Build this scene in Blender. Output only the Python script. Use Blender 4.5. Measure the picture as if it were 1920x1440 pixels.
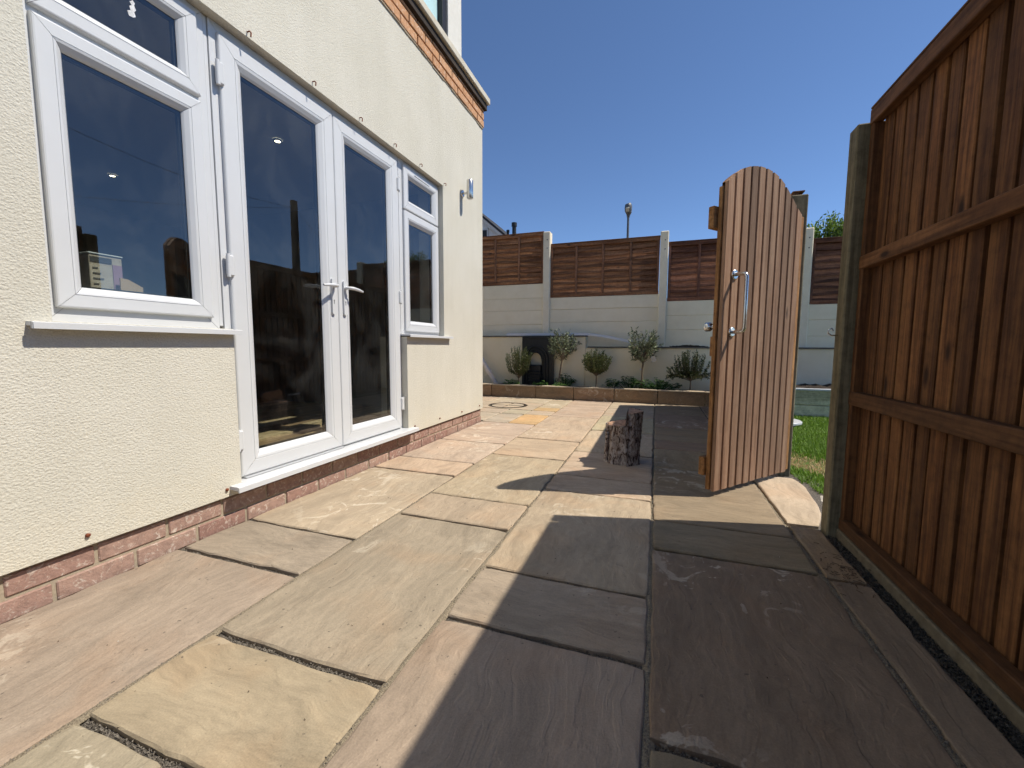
import bpy, math, random
from mathutils import Vector, Matrix, Quaternion
random.seed(7)
for o in list(bpy.data.objects):
    bpy.data.objects.remove(o)
SC = bpy.context.scene
COL = SC.collection
R = math.radians
EYE = 0.837

# ------------------------------------------------------------------ camera
cd = bpy.data.cameras.new('camera')
cam = bpy.data.objects.new('camera', cd)
COL.objects.link(cam)
cd.sensor_width = 36.0
cd.lens = 36.0 * 772.88 / 1920.0
cd.clip_start = 0.02
cd.clip_end = 3000
yaw, pitch, roll = 0.334779, 0.0898465, 0.00493636
fwd = Vector((-math.sin(yaw) * math.cos(pitch), math.cos(yaw) * math.cos(pitch), -math.sin(pitch)))
rgt = Vector((math.cos(yaw), math.sin(yaw), 0))
upv = rgt.cross(fwd)
r2 = math.cos(roll) * rgt + math.sin(roll) * upv
u2 = -math.sin(roll) * rgt + math.cos(roll) * upv
cam.matrix_world = Matrix(((r2.x, u2.x, -fwd.x, 0), (r2.y, u2.y, -fwd.y, 0), (r2.z, u2.z, -fwd.z, EYE), (0, 0, 0, 1)))
SC.camera = cam

# ------------------------------------------------------------------ sky, sun, exposure
SUN = Vector((0.563, 0.134, 0.815)).normalized()
w = bpy.data.worlds.new('World')
SC.world = w
w.use_nodes = True
wn = w.node_tree
sky = wn.nodes.new('ShaderNodeTexSky')
sky.sky_type = 'NISHITA'
sky.sun_disc = False
sky.sun_elevation = math.asin(SUN.z)
sky.sun_rotation = math.atan2(SUN.x, SUN.y)
sky.altitude = 50
sky.air_density = 0.7
sky.dust_density = 0.0
sky.ozone_density = 6.0
bg = wn.nodes['Background']
bg.inputs['Strength'].default_value = 0.135
wn.links.new(sky.outputs[0], bg.inputs['Color'])
ld = bpy.data.lights.new('sun', 'SUN')
ld.energy = 5.0
ld.angle = R(0.53)
ld.color = (1.0, 0.935, 0.83)
sun = bpy.data.objects.new('sun', ld)
COL.objects.link(sun)
sun.rotation_euler = SUN.to_track_quat('Z', 'Y').to_euler()
sun.location = SUN * 30
vs = SC.view_settings
vs.view_transform = 'Standard'
vs.look = 'None'
vs.exposure = 0.2
vs.gamma = 1.0
vs.use_curve_mapping = False
SC.cycles.max_bounces = 6
SC.cycles.diffuse_bounces = 3
SC.cycles.glossy_bounces = 3
SC.cycles.use_adaptive_sampling = True
SC.cycles.adaptive_threshold = 0.03
SC.cycles.transparent_max_bounces = 12
SC.cycles.sample_clamp_indirect = 6
SC.cycles.use_denoising = True

# ------------------------------------------------------------------ mesh helpers
class MB:
    def __init__(s):
        s.v = []; s.f = []; s.smooth = []
    def add(s, vs_, fs, sm=False):
        n = len(s.v)
        s.v.extend([tuple(p) for p in vs_])
        s.f.extend([tuple(i + n for i in f) for f in fs])
        s.smooth.extend([sm] * len(fs))
        return s
    def box(s, x0, x1, y0, y1, z0, z1, b=0.0):
        if b <= 0:
            v = [(x, y, z) for z in (z0, z1) for y in (y0, y1) for x in (x0, x1)]
            return s.add(v, [(0, 2, 3, 1), (4, 5, 7, 6), (0, 1, 5, 4), (2, 6, 7, 3), (0, 4, 6, 2), (1, 3, 7, 5)])
        b = min(b, (x1 - x0) * .45, (y1 - y0) * .45, (z1 - z0) * .45)
        X = (x0, x1); Y = (y0, y1); Z = (z0, z1)
        idx = {}; v = []
        for i in (0, 1):
            for j in (0, 1):
                for k in (0, 1):
                    sx, sy, sz = (b if i == 0 else -b), (b if j == 0 else -b), (b if k == 0 else -b)
                    idx[i, j, k, 'x'] = len(v); v.append((X[i], Y[j] + sy, Z[k] + sz))
                    idx[i, j, k, 'y'] = len(v); v.append((X[i] + sx, Y[j], Z[k] + sz))
                    idx[i, j, k, 'z'] = len(v); v.append((X[i] + sx, Y[j] + sy, Z[k]))
        f = []
        for i in (0, 1):
            q = [idx[i, 0, 0, 'x'], idx[i, 1, 0, 'x'], idx[i, 1, 1, 'x'], idx[i, 0, 1, 'x']]
            f.append(q if i else q[::-1])
            q = [idx[0, i, 0, 'y'], idx[0, i, 1, 'y'], idx[1, i, 1, 'y'], idx[1, i, 0, 'y']]
            f.append(q if i else q[::-1])
            q = [idx[0, 0, i, 'z'], idx[1, 0, i, 'z'], idx[1, 1, i, 'z'], idx[0, 1, i, 'z']]
            f.append(q if i else q[::-1])
        cx = Vector(((x0 + x1) / 2, (y0 + y1) / 2, (z0 + z1) / 2))
        def face(q):
            a, bb, c = Vector(v[q[0]]), Vector(v[q[1]]), Vector(v[q[2]])
            n = (bb - a).cross(c - a)
            m = sum((Vector(v[t]) for t in q), Vector()) / len(q)
            f.append(q if n.dot(m - cx) > 0 else q[::-1])
        for i in (0, 1):
            for j in (0, 1):
                face([idx[i, j, 0, 'x'], idx[i, j, 1, 'x'], idx[i, j, 1, 'y'], idx[i, j, 0, 'y']])
                face([idx[i, 0, j, 'x'], idx[i, 1, j, 'x'], idx[i, 1, j, 'z'], idx[i, 0, j, 'z']])
                face([idx[0, i, j, 'y'], idx[1, i, j, 'y'], idx[1, i, j, 'z'], idx[0, i, j, 'z']])
                for k in (0, 1):
                    face([idx[i, j, k, 'x'], idx[i, j, k, 'y'], idx[i, j, k, 'z']])
        return s.add(v, f)
    def tube(s, pts, rad, n=10, cap=True, sm=True):
        pts = [Vector(p) for p in pts]
        rs = rad if isinstance(rad, (list, tuple)) else [rad] * len(pts)
        v = []; f = []; ref = None
        for i, p in enumerate(pts):
            if i == 0: t = pts[1] - p
            elif i == len(pts) - 1: t = p - pts[i - 1]
            else: t = (pts[i + 1] - p).normalized() + (p - pts[i - 1]).normalized()
            t.normalize()
            if ref is None:
                ref = Vector((0, 0, 1)) if abs(t.z) < .9 else Vector((1, 0, 0))
            a = (ref - t * ref.dot(t)).normalized(); ref = a
            b = t.cross(a)
            for k in range(n):
                an = 2 * math.pi * k / n
                v.append(p + (a * math.cos(an) + b * math.sin(an)) * rs[i])
        for i in range(len(pts) - 1):
            for k in range(n):
                k2 = (k + 1) % n
                f.append((i * n + k, i * n + k2, (i + 1) * n + k2, (i + 1) * n + k))
        s.add(v, f, sm)
        if cap:
            s.add(v[:n], [tuple(range(n))[::-1]]); s.add(v[-n:], [tuple(range(n))])
        return s
    def obox(s, c, ax, ay, az, b=0.0):
        """box with half-axis vectors"""
        m = MB().box(-1, 1, -1, 1, -1, 1)
        if b:
            lx, ly, lz = ax.length, ay.length, az.length
            m = MB().box(-lx, lx, -ly, ly, -lz, lz, b)
            ux, uy, uz = ax.normalized(), ay.normalized(), az.normalized()
        else:
            ux, uy, uz = ax, ay, az
        return s.add([Vector(c) + ux * p[0] + uy * p[1] + uz * p[2] for p in m.v], m.f)
    def prism(s, poly, z0, z1, axis='z'):
        n = len(poly)
        def P(a, b, c):
            return (a, b, c) if axis == 'z' else ((a, c, b) if axis == 'y' else (c, a, b))
        v = [P(a, b, z0) for a, b in poly] + [P(a, b, z1) for a, b in poly]
        f = [tuple(range(n))[::-1], tuple(range(n, 2 * n))]
        for i in range(n):
            j = (i + 1) % n
            f.append((i, j, n + j, n + i))
        return s.add(v, f)
    def obj(s, name, m, parent=None, origin=None, smooth=None):
        me = bpy.data.meshes.new(name)
        v = s.v
        if origin is not None:
            v = [(p[0] - origin[0], p[1] - origin[1], p[2] - origin[2]) for p in v]
        me.from_pydata(v, [], s.f)
        for p, sm in zip(me.polygons, s.smooth):
            p.use_smooth = sm if smooth is None else smooth
        if m is not None:
            me.materials.append(m)
        me.update()
        o = bpy.data.objects.new(name, me)
        COL.objects.link(o)
        if origin is not None:
            o.location = origin
        if parent is not None:
            adopt(o, parent)
        return o

def wloc(o):
    l = Vector(o.location); p = o.parent
    while p is not None:
        l = l + Vector(p.location); p = p.parent
    return l
def adopt(o, parent):
    o.parent = parent
    o.location = Vector(o.location) - wloc(parent)
def tag(o, label, cat, group=None):
    o['label'] = label; o['category'] = cat
    if group: o['group'] = group
    return o
def thing(name, loc, label, cat, group=None):
    o = bpy.data.objects.new(name, None)
    o.empty_display_size = .1
    o.location = loc
    COL.objects.link(o)
    return tag(o, label, cat, group)
def structure(o):
    o['kind'] = 'structure'; return o
def stuff(o):
    o['kind'] = 'stuff'; return o

# ------------------------------------------------------------------ material helpers
class NT:
    def __init__(s, name, rough=.7, spec=.3):
        s.m = bpy.data.materials.new(name); s.m.use_nodes = True
        s.t = s.m.node_tree; s.b = s.t.nodes['Principled BSDF']
        s.b.inputs['Roughness'].default_value = rough
        s.b.inputs['Specular IOR Level'].default_value = spec
    def n(s, typ, ins=None, **kw):
        nd = s.t.nodes.new('ShaderNode' + typ)
        for k, v in kw.items(): setattr(nd, k, v)
        for k, v in (ins or {}).items():
            if isinstance(v, bpy.types.NodeSocket): s.t.links.new(v, nd.inputs[k])
            else: nd.inputs[k].default_value = v
        return nd
    def link(s, a, b): s.t.links.new(a, b)
    def coords(s, scale=(1, 1, 1), rnd=True):
        tc = s.n('TexCoord').outputs['Object']
        if rnd:
            oi = s.n('ObjectInfo').outputs['Random']
            off = s.n('VectorMath', {0: oi, 1: (61.3, 37.7, 23.1)}, operation='MULTIPLY').outputs[0]
            tc = s.n('VectorMath', {0: tc, 1: off}, operation='ADD').outputs[0]
        if scale != (1, 1, 1):
            tc = s.n('VectorMath', {0: tc, 1: scale}, operation='MULTIPLY').outputs[0]
        return tc
    def noise(s, vec, scale, detail=4, rough=.55, dist=0.0):
        return s.n('TexNoise', {'Vector': vec, 'Scale': scale, 'Detail': detail, 'Roughness': rough, 'Distortion': dist}).outputs[0]
    def ramp(s, fac, stops, interp='LINEAR'):
        r = s.n('ValToRGB', {0: fac}); r.color_ramp.interpolation = interp
        e = r.color_ramp.elements
        while len(e) < len(stops): e.new(.5)
        for el, (p, c) in zip(e, stops):
            el.position = p
            el.color = (c, c, c, 1) if isinstance(c, (int, float)) else (*c, 1)
        return r.outputs[0]
    def mix(s, fac, a, b, blend='MIX'):
        nd = s.n('MixRGB', {0: fac, 1: a if isinstance(a, bpy.types.NodeSocket) else (*a, 1), 2: b if isinstance(b, bpy.types.NodeSocket) else (*b, 1)}, blend_type=blend)
        return nd.outputs[0]
    def math(s, op, a, b=0.0):
        return s.n('Math', {0: a, 1: b}, operation=op).outputs[0]
    def bump(s, h, strength=.4, dist=.004, prev=None):
        ins = {'Height': h, 'Strength': strength, 'Distance': dist}
        if prev is not None: ins['Normal'] = prev
        return s.n('Bump', ins).outputs[0]
    def out(s, col=None, normal=None, rough=None):
        if col is not None:
            if isinstance(col, bpy.types.NodeSocket): s.link(col, s.b.inputs['Base Color'])
            else: s.b.inputs['Base Color'].default_value = (*col, 1)
        if normal is not None: s.link(normal, s.b.inputs['Normal'])
        if rough is not None: s.link(rough, s.b.inputs['Roughness'])
        return s.m

def srgb(r, g, b):
    f = lambda c: (c / 255 / 12.92) if c <= 10 else ((c / 255 + .055) / 1.055) ** 2.4
    return (f(r), f(g), f(b))

def mat_plain(name, col, rough=.5, spec=.5, metal=0.0, var=.06, scale=30, bump=0.0):
    t = NT(name, rough, spec)
    t.b.inputs['Metallic'].default_value = metal
    c = t.coords()
    n = t.noise(c, scale, 4)
    k = t.ramp(n, [(.3, 1 - var), (.7, 1 + 0.0)])
    col_ = t.mix(1.0, col, k, 'MULTIPLY')
    nm = t.bump(n, bump, .002) if bump else None
    return t.out(col_, nm)

def mat_wood(name, c_dark, c_light, axis, rough=.75, grain=1.0, knots=True, objcol=False, fine=1.0, soft=0.0):
    t = NT(name, rough, .25)
    big = 14.0
    def sc(a, b):
        v = [a, a, a]; v['xyz'.index(axis)] = b
        return tuple(v)
    c = t.coords()
    warp = t.noise(c, 3.0, 2)
    def scaled(sv):
        return t.n('VectorMath', {0: c, 1: sv}, operation='MULTIPLY').outputs[0]
    g1 = t.noise(scaled(sc(60 * fine, 4.0)), 1.0, 4, .6, .6)
    g2 = t.noise(scaled(sc(14 * fine, .9)), 1.0, 3, .55, 1.2)
    g3 = t.noise(scaled(sc(4, .5)), 1.0, 3, .5)
    f = t.math('ADD', t.math('MULTIPLY', g1, .45), t.math('MULTIPLY', g2, .55))
    col = t.ramp(f, [(.30, tuple(x * .55 for x in c_dark)), (.44, c_dark), (.60, c_light), (.78, tuple(min(1, x * 1.25) for x in c_light))])
    col = t.mix(1.0, col, t.ramp(g3, [(.25, .60), (.75, 1.2)]), 'MULTIPLY')
    oi = t.n('ObjectInfo')
    col = t.mix(1.0, col, t.ramp(oi.outputs['Random'], [(0, .78), (1, 1.14)]), 'MULTIPLY')
    if objcol:
        col = t.mix(1.0, col, oi.outputs['Color'], 'MULTIPLY')
    iso = t.noise(c, 26, 5, .68)
    col = t.mix(1.0, col, t.ramp(iso, [(.3, .70 + .22 * soft), (.5, 1.0), (.72, 1.22 - .16 * soft)]), 'MULTIPLY')
    f = t.math('ADD', f, t.math('MULTIPLY', iso, .5))
    h = f
    if knots:
        vo = t.n('TexVoronoi', {'Vector': scaled(sc(9, 3.2)), 'Scale': 1.0, 'Randomness': 1.0})
        kn = t.ramp(vo.outputs['Distance'], [(.06, 1), (.16, 0)])
        ks = t.math('GREATER_THAN', t.n('SeparateColor', {0: vo.outputs['Color']}).outputs[0], .50)
        kf = t.math('MULTIPLY', kn, ks)
        col = t.mix(kf, col, tuple(x * .28 for x in c_dark))
        h = t.math('SUBTRACT', f, t.math('MULTIPLY', kf, .5))
    nm = t.bump(h, .55 * grain, .003)
    return t.out(col, nm)

# ---- stone paving
def mat_slab():
    t = NT('riven_sandstone', .82, .28)
    oi = t.n('ObjectInfo')
    c = t.coords()
    gx = t.n('VectorMath', {0: c, 1: (1.1, 4.6, 3)}, operation='MULTIPLY').outputs[0]
    gy = t.n('VectorMath', {0: c, 1: (4.6, 1.1, 3)}, operation='MULTIPLY').outputs[0]
    g = t.mix(oi.outputs['Alpha'], gx, gy)
    gw = t.n('VectorMath', {0: g, 1: t.n('VectorMath', {0: t.n('TexNoise', {'Vector': c, 'Scale': 2.0, 'Detail': 3}).outputs[1], 1: (1.1, 1.1, 1.1)}, operation='MULTIPLY').outputs[0]}, operation='ADD').outputs[0]
    band = t.noise(gw, 2.0, 5, .62)
    fine = t.noise(gw, 11.0, 4, .65)
    blot = t.noise(c, 3.2, 3, .6, .4)
    base = oi.outputs['Color']
    k = t.ramp(band, [(.28, .78), (.5, 1.0), (.72, 1.14)])
    col = t.mix(1.0, base, k, 'MULTIPLY')
    col = t.mix(t.ramp(blot, [(.50, 0), (.66, .38)]), col, t.mix(1.0, col, (1.08, .93, .82), 'MULTIPLY'))
    cool = t.noise(c, 1.3, 3, .5)
    col = t.mix(t.ramp(cool, [(.50, 0), (.64, .30)]), col, t.mix(1.0, col, (.86, .87, .86), 'MULTIPLY'))
    col = t.mix(1.0, col, t.ramp(fine, [(.3, .84), (.7, 1.10)]), 'MULTIPLY')
    # lime bloom patches
    bl = t.noise(c, 6.5, 4, .68, 1.4)
    blm = t.math('MULTIPLY', t.ramp(bl, [(.56, 0), (.60, .75)]), t.ramp(t.noise(c, 1.1, 2), [(.5, 0), (.62, 1)]))
    col = t.mix(blm, col, t.mix(.5, col, (.78, .70, .56)))
    # pits and dirt specks
    cw = t.n('VectorMath', {0: c, 1: t.n('VectorMath', {0: t.n('TexNoise', {'Vector': c, 'Scale': 60.0, 'Detail': 2}).outputs[1], 1: (.016, .016, .016)}, operation='MULTIPLY').outputs[0]}, operation='ADD').outputs[0]
    vo = t.n('TexVoronoi', {'Vector': cw, 'Scale': 62.0})
    vr = t.n('SeparateColor', {0: vo.outputs['Color']}).outputs
    on = t.math('GREATER_THAN', vr[0], .84)
    pit = t.math('MULTIPLY', t.math('LESS_THAN', vo.outputs['Distance'], t.math('MULTIPLY', vr[1], .26)), on)
    pit = t.math('MULTIPLY', pit, t.ramp(t.noise(c, 2.3, 2), [(.42, 0), (.56, 1)]))
    col = t.mix(t.math('MULTIPLY', pit, .62), col, (.07, .06, .05))
    sp = t.noise(c, 240, 2)
    col = t.mix(1.0, col, t.ramp(sp, [(.3, .88), (.7, 1.08)]), 'MULTIPLY')
    # riven steps : contour the noise so the layers break in ledges
    stepn = t.math('MULTIPLY', t.noise(gw, 1.3, 5, .6), 9.0)
    fr = t.math('FRACT', stepn)
    led = t.math('ADD', t.math('SUBTRACT', stepn, fr), t.ramp(fr, [(.0, 0), (.82, .12), (1.0, 1)]))
    h = t.math('ADD', t.math('MULTIPLY', led, .30), t.math('MULTIPLY', band, 1.2))
    h = t.math('ADD', h, t.math('MULTIPLY', fine, .55))
    h = t.math('SUBTRACT', h, t.math('MULTIPLY', pit, .9))
    h = t.math('ADD', h, t.math('MULTIPLY', sp, .10))
    nm = t.bump(h, .75, .0042)
    return t.out(col, nm)

def mat_render():
    t = NT('cream_spar_render', .88, .2)
    c = t.coords(rnd=False)
    cv = t.n('TexVoronoi', {'Vector': t.n('VectorMath', {0: c, 1: (1, 1, 1.35)}, operation='MULTIPLY').outputs[0], 'Scale': 135.0}, feature='SMOOTH_F1')
    n1 = t.noise(c, 170, 3, .6)
    n2 = t.noise(c, 2.0, 4, .6)
    n3 = t.noise(c, 14, 3, .5)
    base = t.mix(t.ramp(n2, [(.35, 0), (.7, 1)]), (.645, .615, .525), (.60, .57, .475))
    h = t.math('ADD', t.math('MULTIPLY', cv.outputs['Distance'], -.9), n1)
    col = t.mix(1.0, base, t.ramp(n1, [(.28, .84), (.6, 1.0)]), 'MULTIPLY')
    # splash dirt near the base has its own shape
    z = t.n('SeparateXYZ', {0: c}).outputs[2]
    stk = t.noise(t.n('VectorMath', {0: c, 1: (9, 9, .7)}, operation='MULTIPLY').outputs[0], 1.0, 4, .6)
    col = t.mix(1.0, col, t.ramp(stk, [(.36, .965), (.6, 1.0)]), 'MULTIPLY')
    d = t.math('ADD', t.math('MULTIPLY', z, 1.4), t.math('MULTIPLY', n3, .35))
    col = t.mix(t.ramp(d, [(.30, .35), (.62, 0)]), col, (.62, .55, .40))
    nm = t.bump(h, .7, .0030)
    nm = t.bump(n3, .15, .006, nm)
    return t.out(col, nm)

def mat_brick(name, c1, c2):
    t = NT(name, .88, .2)
    c = t.coords()
    oi = t.n('ObjectInfo').outputs['Random']
    base = t.mix(oi, c1, c2)
    n = t.noise(c, 38, 6, .65)
    col = t.mix(1.0, base, t.ramp(n, [(.3, .72), (.55, 1.0), (.75, 1.15)]), 'MULTIPLY')
    sm = t.noise(c, 22, 5, .7, 2.0)
    col = t.mix(t.ramp(sm, [(.54, 0), (.66, .6)]), col, (.70, .62, .52))
    h = t.math('ADD', n, t.noise(c, 120, 3))
    return t.out(col, t.bump(h, .6, .003))

def mat_noise2(name, c1, c2, scale, rough=.9, bump=.6, dist=.01, detail=6, rnd=True):
    t = NT(name, rough, .2)
    c = t.coords(rnd=rnd)
    n = t.noise(c, scale, detail, .65)
    col = t.ramp(n, [(.32, c1), (.68, c2)])
    return t.out(col, t.bump(n, bump, dist))

def mat_glass():
    t = NT('window_glass')
    nt = t.t
    fr = t.n('Fresnel', {'IOR': 1.95})
    geo = t.n('NewGeometry')
    fac = t.math('MULTIPLY', fr.outputs[0], t.math('SUBTRACT', 1.0, geo.outputs['Backfacing']))
    tr = t.n('BsdfTransparent', {'Color': (.86, .89, .87, 1)})
    gl = t.n('BsdfGlossy', {'Color': (1, 1, 1, 1), 'Roughness': 0.0})
    mx = t.n('MixShader', {0: fac, 1: tr.outputs[0], 2: gl.outputs[0]})
    # faint dust film
    c = t.coords()
    d = t.ramp(t.noise(c, 3.0, 6, .7, 1.0), [(.45, 0.0), (.8, .030)])
    df = t.n('BsdfDiffuse', {'Color': (.5, .5, .48, 1)})
    m2 = t.n('MixShader', {0: d, 1: mx.outputs[0], 2: df.outputs[0]})
    nt.links.new(m2.outputs[0], nt.nodes['Material Output'].inputs['Surface'])
    return t.m

def mat_leaf(name, c1, c2, rough=.5, trans=.25):
    t = NT(name, rough, .35)
    c = t.coords()
    n = t.n('TexNoise', {'Vector': c, 'Scale': 22.0, 'Detail': 2.0}).outputs[0]
    at = t.n('Attribute', attribute_name='tone').outputs['Fac']
    f = t.math('ADD', t.math('MULTIPLY', n, .4), t.math('MULTIPLY', at, .6))
    col = t.ramp(f, [(.2, c1), (.8, c2)])
    t.out(col)
    tl = t.n('BsdfTranslucent', {'Color': col})
    mx = t.n('MixShader', {0: trans, 1: t.b.outputs[0], 2: tl.outputs[0]})
    t.link(mx.outputs[0], t.t.nodes['Material Output'].inputs['Surface'])
    return t.m

M = {}
M['slab'] = mat_slab()
M['render'] = mat_render()
M['brick'] = mat_brick('plinth_brick', (.30, .175, .14), (.38, .255, .20))
M['brick2'] = mat_brick('band_brick', (.50, .255, .125), (.56, .32, .175))
M['mortar'] = mat_noise2('mortar', (.30, .245, .175), (.42, .35, .26), 60, bump=.5, dist=.003)
M['grit'] = mat_noise2('joint_grit', (.035, .032, .03), (.22, .19, .155), 210, bump=1.0, dist=.006)
M['earth'] = mat_noise2('earth', (.10, .075, .05), (.22, .17, .12), 9)
M['soil'] = mat_noise2('bed_soil', (.018, .013, .010), (.07, .05, .035), 40, bump=1.0, dist=.03)
M['upvc'] = mat_plain('white_upvc', (.60, .61, .615), .28, .5, var=.035, scale=6)
M['upvc2'] = mat_plain('grey_seal', (.42, .43, .44), .4, .4)
M['black'] = mat_plain('black_gasket', (.012, .012, .013), .45, .4)
M['glass'] = mat_glass()
M['steel'] = mat_plain('brushed_steel', (.62, .61, .59), .24, .5, metal=1.0, var=.12, scale=70)
M['rust'] = mat_noise2('rusted_iron', (.10, .025, .012), (.26, .085, .04), 300, bump=.5, dist=.001)
M['iron'] = mat_plain('black_cast_iron', (.017, .019, .021), .5, .4, var=.4, scale=30, bump=.3)
M['conc'] = mat_noise2('cream_painted_concrete', (.82, .725, .53), (.88, .79, .595), 5, bump=.25, dist=.006)
M['concpost'] = mat_noise2('cream_painted_post', (.78, .69, .51), (.85, .765, .59), 9, bump=.25, dist=.004)
M['lowwall'] = mat_noise2('cream_smooth_wall', (.80, .70, .49), (.86, .76, .555), 4, bump=.2, dist=.004)
M['gravelboard'] = mat_noise2('bare_concrete', (.11, .09, .062), (.18, .15, .10), 30, bump=.5, dist=.004)
M['dark'] = mat_noise2('dark_ledge', (.10, .092, .08), (.20, .18, .15), 14, bump=.3, dist=.004)
M['fence'] = mat_wood('brown_stained_featheredge', (.082, .031, .010), (.178, .078, .027), 'z', rough=.75, fine=1.6)
M['fencerail'] = mat_wood('brown_stained_rail', (.085, .035, .012), (.155, .071, .028), 'y', rough=.75, fine=1.4)
M['lap'] = mat_wood('dark_brown_lap', (.175, .076, .036), (.36, .178, .088), 'x', rough=.75, objcol=True)
M['lapv'] = mat_wood('dark_brown_batten', (.19, .092, .05), (.33, .17, .10), 'z', rough=.75, objcol=True)
M['gate'] = mat_wood('weathered_gate_board', (.265, .148, .085), (.345, .212, .130), 'z', rough=.8, fine=1.2, soft=1.0)
M['gatefr'] = mat_wood('orange_gate_frame', (.25, .115, .038), (.40, .20, .075), 'z', rough=.7)
M['gateledge'] = mat_wood('orange_gate_ledge', (.25, .115, .038), (.40, .20, .075), 'x', rough=.7)
M['post'] = mat_wood('green_tinted_post', (.15, .125, .075), (.25, .215, .135), 'z', rough=.85, knots=False)
M['stone'] = mat_slab()
M['stone'].name = 'edging_sandstone'
M['pipe'] = mat_plain('cream_pipe', (.78, .70, .62), .4, .4)
M['trim'] = mat_plain('pale_grey_plastic', (.66, .67, .69), .4, .4)
M['olive'] = mat_leaf('olive_leaf', (.035, .048, .022), (.26, .30, .17), .5, .2)
M['rosemary'] = mat_leaf('rosemary_needle', (.028, .042, .014), (.150, .175, .055), .6, .2)
M['herb'] = mat_leaf('herb_leaf', (.035, .085, .02), (.16, .30, .065), .5, .3)
M['treeleaf'] = mat_leaf('tree_leaf', (.05, .10, .016), (.26, .38, .07), .5, .3)
M['bark'] = mat_noise2('thin_bark', (.10, .075, .05), (.24, .19, .14), 40, bump=.6, dist=.004)

# ------------------------------------------------------------------ ground, patio
g = MB()
g.add([(-600, -600, -.06), (600, -600, -.06), (600, 600, -.06), (-600, 600, -.06)], [(0, 1, 2, 3)])
structure(g.obj('ground', M['earth']))

bed = MB()
bed.box(-5.0, .825, -1.6, 6.9, -.055, -.017)
bed.box(.825, 1.0, 2.26, 3.2, -.055, -.014)
patio = structure(bed.obj('patio', M['grit']))

def slab_mesh(x0, x1, y0, y1, name='paving_slab', col=(.4, .34, .26), grain=0.0, z=0.0, parent=patio, poly=None, mat=None, th=.028, seed=None):
    rg = random.Random(seed if seed is not None else (x0 * 131 + y0 * 977))
    cx, cy = (x0 + x1) / 2, (y0 + y1) / 2
    base = poly or [(x0, y0), (x1, y0), (x1, y1), (x0, y1)]
    pts = []
    n = len(base)
    for i in range(n):
        a = Vector(base[i]); b = Vector(base[(i + 1) % n])
        e = b - a; L = e.length
        nn = max(2, int(L / .045)); nrm = Vector((-e.y, e.x)) / L
        ph = rg.uniform(0, 6); bow = rg.uniform(-.0015, .0015)
        for k in range(nn):
            f = k / nn
            off = rg.gauss(0, .0011) + bow * math.sin(f * math.pi) + .0012 * math.sin(ph + f * L * 23)
            if rg.random() < .035: off += .006
            q = a + e * f + nrm * off
            if k == 0:
                q = q + (Vector((cx, cy)) - q).normalized() * rg.uniform(.003, .008)
            pts.append(q)
    m = len(pts)
    tx, ty = rg.gauss(0, .0022), rg.gauss(0, .0018)
    dz = rg.gauss(0, .0010)
    C = Vector((cx, cy))
    def hz(q): return z + dz + tx * (q.x - cx) + ty * (q.y - cy)
    v = []
    for q in pts: v.append((q.x, q.y, z - th))
    for q in pts: v.append((q.x, q.y, hz(q) - .0055 + rg.uniform(-.0015, .0015)))
    for q in pts:
        i_ = q + (C - q).normalized() * rg.uniform(.0035, .0075)
        v.append((i_.x, i_.y, hz(i_) - .0012))
    for q in pts:
        i_ = q + (C - q).normalized() * rg.uniform(.013, .020)
        v.append((i_.x, i_.y, hz(i_)))
    f = []; sm = []
    for r_ in range(3):
        for k in range(m):
            k2 = (k + 1) % m
            f.append((r_ * m + k, r_ * m + k2, (r_ + 1) * m + k2, (r_ + 1) * m + k))
    f.append(tuple(range(3 * m, 4 * m)))
    b = MB(); b.add(v, f)
    o = b.obj(name, mat or M['slab'], parent, origin=(cx, cy, z))
    o.color = (*col, grain)
    return o

_mix = lambda c, k=.78: tuple(a * (1 - k) + b_ * k for a, b_ in zip(c, (.455, .358, .25)))
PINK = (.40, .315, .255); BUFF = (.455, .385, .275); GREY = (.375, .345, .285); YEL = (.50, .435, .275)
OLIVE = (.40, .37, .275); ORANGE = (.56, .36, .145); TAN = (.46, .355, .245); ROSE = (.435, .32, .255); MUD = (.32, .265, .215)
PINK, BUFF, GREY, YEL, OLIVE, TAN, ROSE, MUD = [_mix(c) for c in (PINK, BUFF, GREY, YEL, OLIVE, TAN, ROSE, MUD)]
PALEYEL = _mix((.50, .44, .285), .55)
ORANGE = _mix(ORANGE, .3)
J = .0055
def column(xa, xb, ys, cols, grains=None, jl=J):
    for i in range(len(ys) - 1):
        c = cols[i % len(cols)]
        rg = random.Random(int(ys[i] * 1000) + int(xa * 977))
        q = .72 if ys[i] < 1.3 else (.84 if ys[i] < 2.2 else 1.0)  # near slabs darker: vignetting and grazing sheen put into the slab colour
        if xa > 0: q *= .70; c = (c[0] * 1.0, c[1] * .93, c[2] * .86)  # fence shade put into the colour: right-hand columns darker and warmer
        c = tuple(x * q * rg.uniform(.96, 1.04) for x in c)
        gr = (grains[i % len(grains)] if grains else float(rg.random() < .6))
        wide = .004 if ys[i] < 1.3 else (.0015 if ys[i] < 2.5 else .004)
        slab_mesh(xa + jl, xb - jl, ys[i] + J + wide, ys[i + 1] - J - wide, col=c, grain=gr)
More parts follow.
